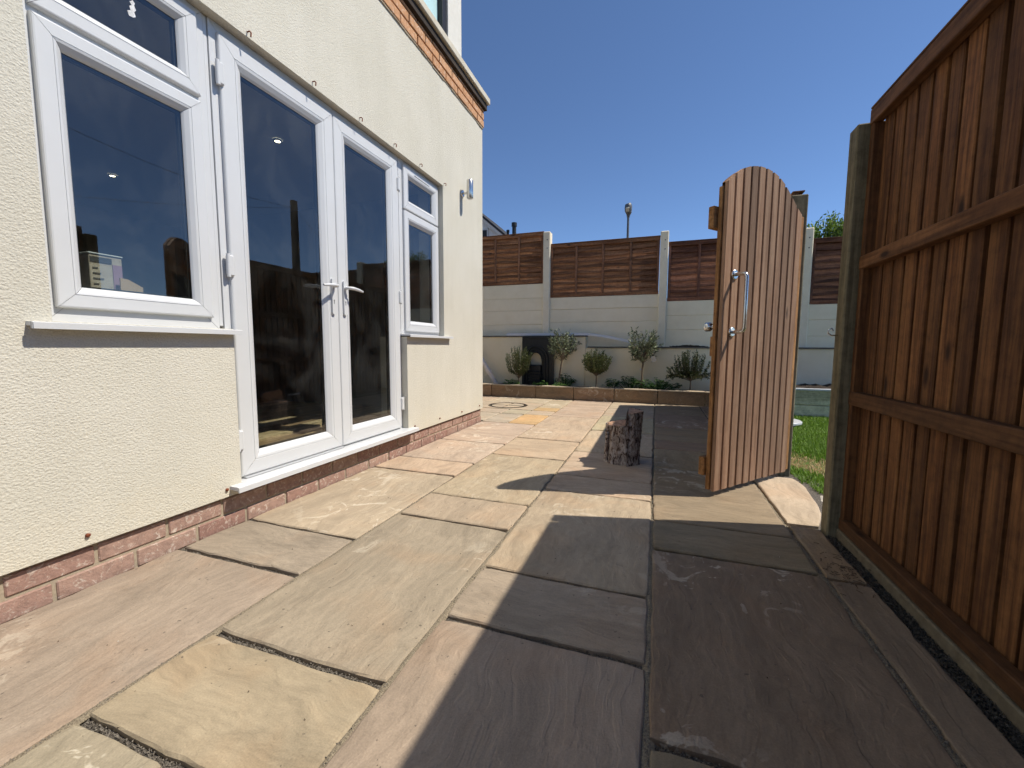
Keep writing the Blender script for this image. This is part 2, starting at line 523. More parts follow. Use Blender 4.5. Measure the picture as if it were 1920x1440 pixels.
# the column along the house wall
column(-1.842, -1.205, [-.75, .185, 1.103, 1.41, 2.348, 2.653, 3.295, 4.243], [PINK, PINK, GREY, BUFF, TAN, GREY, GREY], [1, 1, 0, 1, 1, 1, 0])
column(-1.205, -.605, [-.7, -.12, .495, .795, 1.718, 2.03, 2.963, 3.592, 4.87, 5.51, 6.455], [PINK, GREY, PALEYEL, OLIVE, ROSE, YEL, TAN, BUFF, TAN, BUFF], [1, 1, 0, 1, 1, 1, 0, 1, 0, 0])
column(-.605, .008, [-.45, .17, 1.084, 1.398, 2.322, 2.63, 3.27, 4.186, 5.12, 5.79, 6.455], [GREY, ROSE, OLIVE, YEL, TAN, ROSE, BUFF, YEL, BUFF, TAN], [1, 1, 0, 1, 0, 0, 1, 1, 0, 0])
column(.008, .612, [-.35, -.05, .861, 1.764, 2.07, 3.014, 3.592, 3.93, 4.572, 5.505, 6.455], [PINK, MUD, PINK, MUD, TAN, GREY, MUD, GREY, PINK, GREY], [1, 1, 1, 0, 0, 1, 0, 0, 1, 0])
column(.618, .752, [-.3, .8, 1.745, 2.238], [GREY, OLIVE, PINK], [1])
slab_mesh(.62, .86, 2.25, 3.09, col=TAN, grain=1.0, poly=[(.625, 2.25), (.757, 2.25), (.84, 2.49), (.885, 2.92), (.862, 3.06), (.625, 3.06)])
slab_mesh(.85, 1.4, 2.2, 2.9, col=(.42, .39, .33), grain=0.0, z=-.012, poly=[(.862, 2.27), (1.25, 2.27), (1.25, 2.62), (.925, 2.80), (.905, 2.74)])
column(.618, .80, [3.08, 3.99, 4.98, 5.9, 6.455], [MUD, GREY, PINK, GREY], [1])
# behind the house corner
column(-1.842, -1.53, [4.249, 4.87], [GREY], [0])
column(-1.53, -1.205, [4.249, 4.87], [ORANGE], [0])
column(-2.45, -1.842, [4.3, 4.87], [BUFF], [0])
column(-1.842, -1.53, [4.87, 5.21], [BUFF], [0])
column(-1.53, -1.205, [4.87, 5.21], [BUFF], [0])
column(-1.53, -1.205, [5.21, 5.50], [(.52, .36, .18)], [0])
column(-2.45, -1.53, [5.88, 6.455], [TAN], [0])
column(-1.53, -1.205, [5.50, 6.455], [TAN], [0])
column(-3.06, -2.45, [4.3, 5.2, 5.88, 6.455], [TAN, BUFF, TAN], [0])
column(-3.67, -3.06, [4.3, 4.87, 5.8, 6.455], [BUFF, TAN, GREY], [0])
# slabs round the inspection cover, cut to its ring
MCX, MCY, MCR = -1.99, 5.545, .275
def ring_cut(x0, x1, y0, y1, col, quad):
    pts = []
    sx, sy = quad
    a0 = {(-1, -1): 180, (1, -1): 270, (1, 1): 0, (-1, 1): 90}[quad]
    arc = [(MCX + (MCR + .012) * math.cos(R(a0 + t)), MCY + (MCR + .012) * math.sin(R(a0 + t))) for t in range(0, 91, 10)]
    corner = (x0 if sx < 0 else x1, y0 if sy < 0 else y1)
    if quad == (-1, -1): poly = [corner, (MCX - J, y0)] + arc[::-1] + [(x0, MCY - J)]
    elif quad == (1, -1): poly = [(MCX + J, y0), corner, (x1, MCY - J)] + arc[::-1]
    elif quad == (1, 1): poly = [corner, (MCX + J, y1)] + arc[::-1] + [(x1, MCY + J)]
    else: poly = [(MCX - J, y1), corner, (x0, MCY + J)] + arc[::-1]
    b = MB(); b.prism(poly, -.028, 0.0)
    o = b.obj('paving_slab', M['slab'], patio, origin=((x0 + x1) / 2, (y0 + y1) / 2, 0)); o.color = (*col, 0)
ring_cut(-2.44, -1.535, 5.22, 5.87, TAN, (-1, -1)); ring_cut(-2.44, -1.535, 5.22, 5.87, BUFF, (1, -1))
ring_cut(-2.44, -1.535, 5.22, 5.87, TAN, (1, 1)); ring_cut(-2.44, -1.535, 5.22, 5.87, BUFF, (-1, 1))
column(-2.45, -1.842, [4.87, 5.21], [TAN], [0])

mh = thing('manhole_cover', (MCX, MCY, 0), 'round recessed manhole cover inset with stone near planter', 'manhole cover')
for ri, ro in ((MCR - .008, MCR), (MCR - .038, MCR - .030)):
    b = MB(); n = 40; v = []; f = []
    for k in range(n):
        a = 2 * math.pi * k / n
        for rr, z in ((ri, -.02), (ri, .003), (ro, .003), (ro, -.02)):
            v.append((MCX + rr * math.cos(a), MCY + rr * math.sin(a), z))
    for k in range(n):
        for j in range(3):
            a = k * 4 + j; c = ((k + 1) % n) * 4 + j
            f.append((a, a + 1, c + 1, c))
    b.add(v, f); b.obj('ring', M['steel'], mh)
for i, (a0, a1) in enumerate([(5, 85), (95, 175), (185, 265), (275, 355)]):
    rr = MCR - .046
    poly = [(MCX + .018 * math.cos(R((a0 + a1) / 2)), MCY + .018 * math.sin(R((a0 + a1) / 2)))] + [(MCX + rr * math.cos(R(t)), MCY + rr * math.sin(R(t))) for t in range(a0, a1 + 1, 10)]
    b = MB(); b.prism(poly, -.028, -.001)
    o = b.obj('stone_inset', M['slab'], mh, origin=(MCX, MCY, 0)); o.color = (*(BUFF if i % 2 else GREY), 0)

# gritty mortar brushed into the long joints
TANJ = mat_noise2('tan_joint_mortar', (.12, .095, .065), (.36, .30, .21), 240, bump=1.0, dist=.005)
for xj, y0, y1, zj in ((-1.205, -.7, 6.45, -.0035), (-.605, -.7, 6.45, -.0035), (.010, -.4, 6.45, -.0055), (.615, -.3, 3.05, -.0065)):
    rg = random.Random(int(xj * 100)); b = MB(); v = []; f = []
    n = 160
    for k in range(n + 1):
        y = y0 + (y1 - y0) * (k / n) ** 1.3
        for dx in (-.016, -.004, .004, .016): v.append((xj + dx, y, zj - .007 * min(1, max(0, (y - 1.5) / 1.2)) - (.006 if abs(dx) > .01 else 0) + rg.uniform(-.0016, .0016)))
    for k in range(n):
        for j in range(3): f.append((k * 4 + j, k * 4 + j + 1, k * 4 + j + 5, k * 4 + j + 4))
    b.add(v, f, True); stuff(b.obj('joint_mortar', TANJ, patio))
# loose grit lying in the joints and beside the fence
def chips(n, place, smin, smax, name, mats, seed=1):
    rg = random.Random(seed)
    b = MB()
    for _ in range(n):
        x, y, z = place(rg)
        s_ = rg.uniform(smin, smax)
        ax = [Vector((rg.gauss(0, 1), rg.gauss(0, 1), rg.gauss(0, 1))).normalized() * s_ * rg.uniform(.6, 1.2) for _ in range(4)]
        b.add([Vector((x, y, z)) + a for a in ax], [(0, 1, 2), (0, 2, 3), (0, 3, 1), (1, 3, 2)])
    return stuff(b.obj(name, mats))
JLONG = [(-1.205, .3, 2.6), (-.605, .3, 3.2), (.010, .5, 3.4), (.615, .9, 2.3)]
JCROSS = [(-1.205, -.605, .495), (-1.205, -.605, .795), (-.605, .008, 1.084), (-.605, .008, 1.398), (.008, .612, .861), (.008, .612, 1.764), (-1.84, -1.205, 1.103), (-1.84, -1.205, 1.41)]
def place_joint(rg):
    if rg.random() < .35:
        x, a, b_ = rg.choice(JLONG); y = a + (b_ - a) * rg.random() ** 1.5
        return x + rg.gauss(0, .0035), y, -.0045 + rg.uniform(-.002, .0015)
    a, b_, y = rg.choice(JCROSS)
    return rg.uniform(a, b_), y + rg.gauss(0, .0045), -.0125 + rg.uniform(-.003, .003)
gritm = mat_noise2('crushed_grit', (.05, .047, .042), (.30, .26, .21), 350, bump=.2)
chips(9000, place_joint, .0016, .0042, 'joint_grit', gritm, 3)
def place_strip(rg):
    return rg.uniform(.757, .792), 2.17 - 1.9 * rg.random() ** .8, -.010 + rg.uniform(-.003, .003)
gravm = mat_noise2('dark_gravel', (.012, .012, .011), (.10, .09, .075), 260, bump=.2)
chips(6000, place_strip, .003, .0075, 'gravel_strip', gravm, 4)
def place_loose(rg):
    return rg.uniform(-1.75, .72), .3 + 4.5 * rg.random() ** 1.6, .002
chips(230, place_loose, .0012, .0034, 'paving_debris', mat_noise2('dirt_crumbs', (.03, .022, .015), (.16, .11, .07), 400, bump=.1), 5)
chips(45, place_loose, .0014, .0035, 'mortar_crumbs', mat_plain('pale_mortar_crumbs', (.6, .55, .47), .9), 6)
def place_twig(rg):
    return rg.gauss(.70, .035), rg.gauss(1.80, .07), .004
b = MB(); rg = random.Random(11)
for _ in range(90):
    x, y, z = place_twig(rg); a = rg.uniform(0, 3.14); L = rg.uniform(.002, .011)
    d = Vector((math.cos(a), math.sin(a), rg.uniform(-.05, .1))) * L
    b.tube([Vector((x, y, z)) - d, Vector((x, y, z)) + d], .0011, 4, sm=False)
stuff(b.obj('leaf_litter', mat_plain('dead_twigs', (.05, .03, .018), .9)))

# ------------------------------------------------------------------ house
XR, XB = -1.83, -1.848          # render face, brick face
CY = 4.255                       # corner
house = thing('house', (XR, 2.0, 0), 'cream rendered house with white doors and brick plinth', 'house')
def cellwall(name, ys, zs, solid, x0, x1, mat, parent):
    b = MB(); ny, nz = len(ys) - 1, len(zs) - 1
    S = lambda i, j: 0 <= i < ny and 0 <= j < nz and solid((ys[i] + ys[i + 1]) / 2, (zs[j] + zs[j + 1]) / 2)
    for i in range(ny):
        for j in range(nz):
            if not S(i, j): continue
            a, c, d, e = ys[i], ys[i + 1], zs[j], zs[j + 1]
            b.add([(x1, a, d), (x1, c, d), (x1, c, e), (x1, a, e)], [(0, 1, 2, 3)])
            b.add([(x0, a, d), (x0, c, d), (x0, c, e), (x0, a, e)], [(3, 2, 1, 0)])
            if not S(i - 1, j): b.add([(x0, a, d), (x1, a, d), (x1, a, e), (x0, a, e)], [(0, 1, 2, 3)])
            if not S(i + 1, j): b.add([(x0, c, d), (x1, c, d), (x1, c, e), (x0, c, e)], [(3, 2, 1, 0)])
            if not S(i, j - 1): b.add([(x0, a, d), (x0, c, d), (x1, c, d), (x1, a, d)], [(0, 1, 2, 3)])
            if not S(i, j + 1): b.add([(x0, a, e), (x0, c, e), (x1, c, e), (x1, a, e)], [(3, 2, 1, 0)])
    return b.obj(name, mat, parent)
HEAD = 2.256
def wall_solid(y, z):
    if .775 < y < 3.372 and .912 < z < HEAD: return False
    if 1.375 < y < 2.772 and z < HEAD: return False
    return True
cellwall('wall', [-1.6, .775, 1.375, 2.772, 3.372, CY], [.146, .912, HEAD, 3.155], wall_solid, -2.08, XR, M['render'], house)
b = MB(); b.box(-6.4, -2.081, 4.02, CY, .146, 3.155); b.obj('end_wall', M['render'], house)
b = MB(); b.box(-6.4, -2.085, 3.98, CY - .02, -.05, .145); b.obj('end_plinth', M['mortar'], house)
# plinth: mortar backing and single bricks
b = MB(); b.box(-2.07, XB - .007, -1.6, CY - .006, -.05, .147)
plinth = b.obj('plinth', M['mortar'], house)
def brick_course(y0, y1, z0, hh, x_face, parent, mat, start, dep=.09, L=.215, jt=.011, jit=.0018):
    y = start
    while y < y1:
        a, c = max(y, y0), min(y + L, y1)
        if c - a > .025:
            q = random.uniform(-jit, jit)
            bb = MB(); bb.box(x_face - dep, x_face + q, a, c, z0, z0 + hh, .004)
            bb.obj('brick', mat, parent, origin=(x_face, (a + c) / 2, z0))
        y += L + jt
brick_course(-1.2, CY - .003, -.012, .066, XB, plinth, M['brick'], -1.30)
brick_course(-1.2, CY - .003, .065, .068, XB, plinth, M['brick'], -1.187)
# brick band and coping above
b = MB(); b.box(-2.07, XR - .004, -1.6, CY - .002, 3.157, 3.40)
band = b.obj('brick_band', M['mortar'], house)
brick_course(1.2, CY + .012, 3.160, .066, XR + .014, band, M['brick2'], 1.20 - .03, jit=.003)
brick_course(1.2, CY + .012, 3.237, .066, XR + .014, band, M['brick2'], 1.20 - .143, jit=.003)
brick_course(1.2, CY + .012, 3.314, .022, XR + .014, band, M['brick2'], 1.20 - .03, jit=.003)
b = MB()
rg = random.Random(2)
# ragged edge of the render under the band
y = 1.2
while y < CY:
    L = rg.uniform(.05, .14); b.box(XR - .002, XR + rg.uniform(.004, .010), y, min(y + L, CY), 3.145 + rg.uniform(-.006, .003), 3.158, .002); y += L + .001
b.obj('render_edge', M['mortar'], house)
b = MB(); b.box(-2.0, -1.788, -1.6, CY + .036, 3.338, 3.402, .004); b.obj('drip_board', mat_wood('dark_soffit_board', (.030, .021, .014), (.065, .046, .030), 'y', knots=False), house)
cop = MB(); cop.box(-6.4, -1.762, -1.6, CY + .060, 3.404, 3.466, .006)
copo = cop.obj('coping', mat_noise2('coping_stone', (.50, .455, .36), (.62, .58, .48), 12, bump=.3, dist=.003), house)
# upper storey with the frosted window
b = MB(); UX = -1.80
UW = mat_noise2('upper_white_render', (.62, .605, .545), (.68, .665, .61), 20, bump=.2, dist=.003)
def up_solid(y, z): return not (1.4 < y < 3.44 and 3.50 < z < 4.9)
cellwall('upper_wall', [-1.6, 1.4, 3.44, 3.70], [3.467, 3.50, 4.9, 6.0], up_solid, -2.05, UX, UW, house)
b = MB(); b.box(-6.0, -2.052, 3.5, 3.70, 3.467, 6.0); b.obj('upper_end_wall', UW, house)
def frame_ring(b, y0, y1, z0, z1, prof, xf, gap=.0008):
    cs = [(0, 0), (1, 0), (1, 1), (0, 1)]
    def P(c, d): return Vector((0, y0 + d if c[0] == 0 else y1 - d, z0 + d if c[1] == 0 else z1 - d))
    for i in range(4):
        a, c = cs[i], cs[(i + 1) % 4]
        dr = (P(c, 0) - P(a, 0)).normalized() * gap
        for j in range(len(prof) - 1):
            (d0, x0), (d1, x1) = prof[j], prof[j + 1]
            p = [P(a, d0) + dr, P(c, d0) - dr, P(c, d1) - dr, P(a, d1) + dr]
            xs = [x0, x0, x1, x1]
            b.add([(xf + xx, q.y, q.z) for q, xx in zip(p, xs)], [(0, 1, 2, 3)])
def sash_prof(wd):
    k = wd
    return [(0, -.035), (0, -.005), (.003, -.0015), (.007, 0), (k * .60, 0), (k * .61, -.002), (k * .635, -.002), (k * .645, 0), (k * .74, -.002), (k * .92, -.013), (k * .97, -.018), (k, -.022), (k, -.030)]
def pane_set(parent, y0, y1, z0, z1, x):
    b = MB(); b.box(x - .004, x, y0 - .006, y1 + .006, z0 - .006, z1 + .006)
    p = b.obj('pane', M['glass'], parent)
    b = MB(); frame_ring(b, y0 - .004, y1 + .004, z0 - .004, z1 + .004, [(0, -.001), (.011, -.001), (.011, -.016)], x - .007, 0)
    b.obj('spacer_bar', M['black'], parent)
    return p
SF = -1.866      # outer face of sashes and doors
OF = -1.884      # face of outer frames
frame_prof = [(0, -.06), (0, 0), (.052, 0), (.055, -.004), (.060, -.004), (.060, -.06)]
def casement(parent, y0, y1, z0, z1, wd):
    b = MB(); frame_ring(b, y0, y1, z0, z1, sash_prof(wd), SF)
    b.obj('sash', M['upvc'], parent)
    pane_set(parent, y0 + wd, y1 - wd, z0 + wd, z1 - wd, SF - .024)
    b = MB(); frame_ring(b, y0 + wd - .003, y1 - wd + .003, z0 + wd - .003, z1 - wd + .003, [(0, .0015), (.004, -.0005), (.004, -.006)], SF - .0225, 0)
    b.obj('gasket', M['black'], parent)
# left window
win = MB(); frame_ring(win, .777, 1.353, .9085, HEAD - .001, frame_prof, OF)
win.box(OF - .05, OF - .0008, .83, 1.30, 1.868, 1.896, .002)
wl = win.obj('window', M['upvc'], house)
wl['label'] = 'large left window unit with fixed light below and small top light'
casement(wl, .806, 1.319, .960, 1.872, .0745)
casement(wl, .806, 1.319, 1.892, 2.226, .0745)
def sill(name, y0, y1, xf, zt, h, parent, slope=.006):
    b = MB()
    poly = [(-1.95, zt + slope), (xf - .012, zt), (xf, zt - .003), (xf, zt - h), (xf - .006, zt - h), (xf - .006, zt - h + .009), (-1.95, zt - h + .012)]
    b.prism([(p[0], p[1]) for p in poly], y0, y1, 'y')
    return b.obj(name, M['upvc'], parent)
sill('sill', .715, 1.392, -1.789, .908, .022, wl)
b = MB(); b.box(-1.80, -1.792, .7125, .7150, .886, .907); b.obj('sill_end', M['upvc2'], wl)
# sticker scraped from the top pane
sp = [(0, 0), (.012, .002), (.02, .011), (.016, .028), (.022, .040), (.017, .056), (.020, .066), (.013, .076), (.010, .068), (.004, .062), (.010, .052), (.003, .042), (.006, .026), (-.004, .018)]
b = MB(); b.prism([(1.085 + p[0] * 1.1, 2.055 + p[1] * .85) for p in sp], SF - .0238, SF - .0232, 'x')
b.obj('torn_sticker', mat_noise2('white_paper', (.45, .45, .45), (.8, .8, .8), 90, bump=.1), wl)
# coupler post between window and doors
b = MB(); b.box(-1.94, OF - .004, 1.354, 1.374, .925, HEAD - .002, .003); b.obj('coupler', M['upvc'], house)
# french doors
df = MB(); frame_ring(df, 1.3765, 2.7705, .176, HEAD - .001, frame_prof, OF)
door = df.obj('french_door', M['upvc'], house)
door['label'] = 'white french doors with long glass panes and lever handles'
def leaf(y0, y1):
    b = MB(); frame_ring(b, y0, y1, .203, 2.212, sash_prof(.1125), SF)
    b.obj('door_leaf', M['upvc'], door)
    pane_set(door, y0 + .1125, y1 - .1125, .203 + .1125, 2.212 - .1125, SF - .024)
    b = MB(); frame_ring(b, y0 + .1095, y1 - .1095, .203 + .1095, 2.212 - .1095, [(0, .0015), (.004, -.0005), (.004, -.006)], SF - .0225, 0)
    b.obj('gasket', M['black'], door)
leaf(1.408, 2.087); leaf(2.0925, 2.738)
b = MB(); b.box(SF - .02, SF + .012, 1.42, 2.085, .1925, .2010, .002); b.obj('drip_bar', M['upvc2'], door)
b = MB(); b.box(SF - .03, SF - .006, 2.0875, 2.092, .205, 2.21); b.obj('meeting_seal', M['upvc2'], door)
sill('threshold', 1.318, 2.835, -1.772, .191, .026, door, .002)
for yy, zs_ in ((1.404, (2.035, 1.203, .385)), (2.745, (2.045, 1.211, .39))):
    for z in zs_:
        b = MB(); b.box(SF - .010, SF + .012, yy - .016, yy + .016, z - .048, z + .048, .006)
        b.tube([(SF + .004, yy - .010 if yy < 2 else yy + .010, z - .052), (SF + .004, yy - .010 if yy < 2 else yy + .010, z + .052)], .0085, 10)
        b.obj('hinge', M['upvc'], door)
def handle(yc, side):
    b = MB(); n = 8; w_ = .0135; z0, z1 = 1.028, 1.246
    poly = [(yc + w_ * math.cos(R(t)), z1 - w_ + w_ * math.sin(R(t))) for t in range(0, 181, 20)] + [(yc + w_ * math.cos(R(t)), z0 + w_ + w_ * math.sin(R(t))) for t in range(180, 361, 20)]
    b.prism(poly, SF, SF + .012, 'x')
    h = b.obj('handle', M['upvc'], door)
    zc = 1.198
    b = MB(); b.tube([(SF + .008, yc, zc), (SF + .03, yc, zc), (SF + .046, yc + side * .008, zc), (SF + .052, yc + side * .03, zc), (SF + .052, yc + side * .075, zc - .004), (SF + .048, yc + side * .118, zc - .010)], [.010, .010, .0105, .0105, .0095, .0065], 10)
    b.obj('lever', M['upvc'], h)
    b = MB(); b.prism([(yc + .0042 * math.cos(R(t)), 1.112 + .0045 * math.sin(R(t))) for t in range(0, 360, 40)], SF + .0121, SF + .0126, 'x')
    b.box(SF + .0121, SF + .0126, yc - .002, yc + .002, 1.092, 1.109)
    b.obj('keyhole', M['black'], h)
handle(2.040, -1); handle(2.139, 1)
# slim side window
win = MB(); frame_ring(win, 2.775, 3.370, .9285, HEAD - .001, frame_prof, OF)
win.box(OF - .05, OF - .0008, 2.84, 3.31, 1.878, 1.902, .002)
wr = win.obj('window', M['upvc'], house)
wr['label'] = 'slim right window unit beside the doors with small top light'
casement(wr, 2.822, 3.352, .957, 1.886, .083)
casement(wr, 2.822, 3.352, 1.896, 2.226, .083)
sill('sill', 2.760, 3.475, -1.789, .930, .020, wr)
b = MB(); b.box(SF - .001, SF + .0006, 2.97, 3.20, 2.186, 2.191); b.obj('vent_slot', M['black'], wr)
# rusty fixings left in the render
nails_hi = [(467, 62), (587, 155), (676, 227), (743, 275), (795, 315), (833, 345)]
for (yy, zz) in [(1.520, 2.276), (1.905, 2.280), (2.285, 2.281), (2.650, 2.284), (2.996, 2.284), (3.392, 2.279)]:
    b = MB(); b.tube([(XR - .01, yy, zz), (XR + .016, yy, zz), (XR + .020, yy + .004, zz - .006), (XR + .017, yy + .004, zz - .022)], .0032, 6)
    b.obj('rusty_nail', M['rust'], house)
for (yy, zz) in [(.812, .183), (1.302, .181), (2.86, .192), (3.27, .190), (3.72, .183), (4.16, .186)]:
    b = MB(); b.tube([(XR - .01, yy, zz), (XR + .006, yy, zz), (XR + .010, yy, zz - .001)], [.006, .0075, .004], 7)
    b.obj('rusty_plug', M['rust'], house)
# upper window
b = MB(); frame_ring(b, 1.402, 3.438, 3.502, 4.898, [(0, -.1), (0, -.04), (.05, -.04), (.06, -.06)], UX)
uw = b.obj('window', M['upvc'], house); uw['label'] = 'upstairs window with pale cyan frosted glass above the brick band'
t = NT('frosted_cyan_glass', .35, .5); cfg = t.out((.50, .72, .73))
b = MB(); b.box(UX - .068, UX - .060, 1.45, 3.39, 3.55, 4.85); b.obj('pane', cfg, uw)
b = MB(); b.box(UX - .12, UX - .012, 3.365, 3.4385, 3.505, 4.895, .002); b.obj('mullion', M['black'], uw)
# inside the house
rw = mat_noise2('room_wall', (.30, .29, .27), (.36, .35, .33), 3, bump=.05)
b = MB(); b.box(-6.3, -6.2, -1.5, 4.0, .15, 2.42); b.obj('room_wall', rw, house)
b = MB(); b.box(-6.2, -2.09, 3.9, 4.0, .15, 2.42); b.obj('room_wall', rw, house)
b = MB(); b.box(-6.2, -2.09, -1.55, -1.45, .15, 2.42); b.obj('room_wall', rw, house)
b = MB(); b.box(-6.3, -2.085, -1.6, 4.01, 2.425, 2.50); b.obj('room_ceiling', mat_plain('room_ceiling_paint', (.55, .55, .54), .8), house)
b = MB(); b.box(-6.3, -1.95, -1.45, 3.9, .08, .150); b.obj('room_floor', mat_wood('room_floor_wood', (.16, .10, .055), (.30, .20, .115), 'y', rough=.5), house)
b = MB(); b.box(-2.16, -1.96, .70, 1.36, .88, .918, .004); b.obj('window_board', M['upvc'], house)
te = NT('downlight_glow', .5); te.b.inputs['Emission Color'].default_value = (1, .86, .6, 1); te.b.inputs['Emission Strength'].default_value = 9
for (xx, yy) in [(-4.86, 2.56), (-2.82, 2.56), (-3.9, .9)]:
    b = MB(); b.tube([(xx, yy, 2.412), (xx, yy, 2.426)], .020, 16); d = b.obj('downlight', te.m, house)
    b = MB(); n = 20
    v = []; f = []
    for k in range(n):
        a = 2 * math.pi * k / n
        for rr, z in ((.021, 2.41), (.032, 2.412), (.032, 2.424)): v.append((xx + rr * math.cos(a), yy + rr * math.sin(a), z))
    for k in range(n):
        k2 = (k + 1) % n
        for j in (0, 1): f.append((k * 3 + j, k * 3 + j + 1, k2 * 3 + j + 1, k2 * 3 + j))
    b.add(v, f); b.obj('bezel', M['steel'], d)
# things indoors seen through the glass
carton = MB(); carton.box(-2.13, -2.03, .975, 1.078, .919, 1.180, .002)
co = carton.obj('carton', mat_noise2('pale_printed_card', (.40, .33, .26), (.52, .45, .37), 30, bump=.05))
tag(co, 'printed carton with pink side standing inside left window', 'carton')
b = MB(); b.box(-2.132, -2.026, .972, 1.081, 1.181, 1.187, .002); b.obj('lid', M['upvc'], co)
b = MB(); b.box(-2.029, -2.0275, 1.046, 1.076, .93, 1.150); b.obj('pink_panel', mat_plain('pink_print', (.36, .22, .30), .6), co)
b = MB(); b.box(-2.029, -2.0275, .978, 1.044, 1.152, 1.172); b.obj('dark_header', mat_plain('dark_print', (.05, .05, .05), .6), co)
for q in range(4):
    b = MB(); b.box(-2.029, -2.0275, .984, 1.0 + .008 * (q % 3), 1.128 - q * .02, 1.133 - q * .02); b.obj('print_line', mat_plain('grey_print', (.12, .11, .10), .6), co)
b = MB(); b.prism([(1.055, .919), (1.130, .919), (1.130, 1.072), (1.080, 1.098), (1.055, 1.100)], -2.01, -2.004, 'x')
tag(b.obj('cardboard_offcut', mat_plain('brown_card', (.50, .34, .20), .8)), 'tan cardboard offcut propped inside the left window', 'cardboard')
for i, (x, y, a, lab) in enumerate([(-2.35, 2.05, .15, 'pale timber board on indoor floor nearest the doors'), (-2.75, 2.45, .05, 'pale timber board on indoor floor behind the nearest one'), (-3.2, 2.9, -.1, 'pale timber board furthest back on the indoor floor')]):
    b = MB(); b.obox((x, y, .162), Vector((.09 * math.cos(a), .09 * math.sin(a), 0)), Vector((-.55 * math.sin(a), .55 * math.cos(a), 0)), Vector((0, 0, .011)), .003)
    tag(b.obj('timber_board', mat_wood('pale_board_%d' % i, (.42, .30, .17), (.58, .44, .27), 'y')), lab, 'board')

# wall lamp
WLY, WLZ = 3.755, 2.345
wlamp = thing('wall_light', (XR, WLY, WLZ - .04), 'brushed steel cylinder wall light near the house corner', 'wall light')
b = MB(); b.tube([(XR, WLY, WLZ - .03), (XR + .012, WLY, WLZ - .03), (XR + .014, WLY, WLZ - .03)], [.032, .032, .028], 20); b.obj('backplate', M['steel'], wlamp)
b = MB(); b.tube([(XR + .012, WLY, WLZ - .03), (XR + .06, WLY, WLZ - .03)], .010, 10); b.obj('arm', M['steel'], wlamp)
LX = XR + .085
b = MB(); b.tube([(LX, WLY, WLZ - .085), (LX, WLY, WLZ - .082), (LX, WLY, WLZ + .082), (LX, WLY, WLZ + .085)], [.029, .031, .031, .029], 24); b.obj('cylinder', M['steel'], wlamp)
b = MB(); b.tube([(LX, WLY, WLZ - .0858), (LX, WLY, WLZ - .0852)], .024, 20); b.obj('lens', M['upvc2'], wlamp)

# ------------------------------------------------------------------ boundary at the back
BY = 7.13                        # face of the upper boards
def conc_post(x, ztop, label):
    b = MB()
    b.box(x - .062, x + .062, BY - .055, BY + .10, -.05, ztop, .012)
    o = b.obj('concrete_post', M['concpost'], None, origin=(x, BY, -.05))
    for z in (ztop - .14, ztop - .28):
        h = MB(); h.tube([(x + .01, BY - .056, z), (x + .01, BY - .052, z)], .010, 10); h.obj('bolt_hole', M['dark'], o)
    tag(o, label, 'post', 'cream posts of the back boundary')
PX = [-3.78, -1.842, .070, 1.998, 3.93]
PT = [2.92, 2.815, 2.665, 2.545, 2.45]
conc_post(PX[1], PT[1], 'cream concrete post nearest the house, right of first panel')
conc_post(PX[2], PT[2], 'cream concrete post in the middle, left of the gate')
conc_post(PX[3], PT[3], 'cream concrete post behind the gate post, right of gate')
def lap_panel(xa, xb, zb, zt, label, tint, seed):
    rg = random.Random(seed)
    root = thing('fence_panel', ((xa + xb) / 2, BY, zb), label, 'fence panel', 'lap panels on the back boundary')
    y0 = BY + .005
    n = 9; step = (zt - zb - .10) / n
    for i in range(n):
        z0 = zb + .035 + i * step
        b = MB(); m = 16; v = []; f = []
        a1, p1, a2, p2 = rg.uniform(.003, .009), rg.uniform(0, 6), rg.uniform(.002, .006), rg.uniform(0, 6)
        for k in range(m + 1):
            x = xa + .02 + (xb - xa - .04) * k / m
            w1 = a1 * math.sin(p1 + k * .55) + a2 * math.sin(p2 + k * 1.3)
            zlo = z0 + w1; zhi = z0 + step + .022
            v += [(x, y0 + .002, zlo), (x, y0 + .034, zhi), (x, y0 + .040, zhi), (x, y0 + .014, zlo)]
        for k in range(m):
            a = k * 4; c = a + 4
            f += [(a, c, c + 1, a + 1), (a + 1, c + 1, c + 2, a + 2), (a + 2, c + 2, c + 3, a + 3), (a + 3, c + 3, c, a)]
        b.add(v, f)
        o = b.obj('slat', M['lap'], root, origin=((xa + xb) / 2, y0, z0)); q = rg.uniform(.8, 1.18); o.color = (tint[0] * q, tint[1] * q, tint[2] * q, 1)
    for z0, hh in ((zb, .05), (zt - .055, .05)):
        b = MB(); b.box(xa, xb, y0 - .012, y0 + .045, z0 - .003, z0 + hh, .003); o = b.obj('rail', M['lap'], root, origin=((xa + xb) / 2, y0, z0)); o.color = (*tint, 1)
    b = MB(); b.box(xa - .002, xb + .002, y0 - .016, y0 + .05, zt - .005, zt + .012, .003); o = b.obj('cap_strip', M['lap'], root, origin=((xa + xb) / 2, y0, zt)); o.color = (tint[0] * .6, tint[1] * .6, tint[2] * .6, 1)
    for fx in (.012, .25, .5, .75, .988):
        x = xa + (xb - xa) * fx
        b = MB(); b.box(x - .019, x + .019, y0 - .018, y0 + .000, zb + .05, zt - .06, .003); o = b.obj('batten', M['lapv'], root, origin=(x, y0, zb)); o.color = (*tint, 1)
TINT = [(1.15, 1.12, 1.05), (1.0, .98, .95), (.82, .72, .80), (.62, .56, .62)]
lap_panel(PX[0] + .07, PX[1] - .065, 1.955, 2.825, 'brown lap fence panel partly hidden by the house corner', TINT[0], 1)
lap_panel(PX[1] + .065, PX[2] - .065, 1.70, 2.60, 'brown lap fence panel between posts above the olive trees', TINT[1], 2)
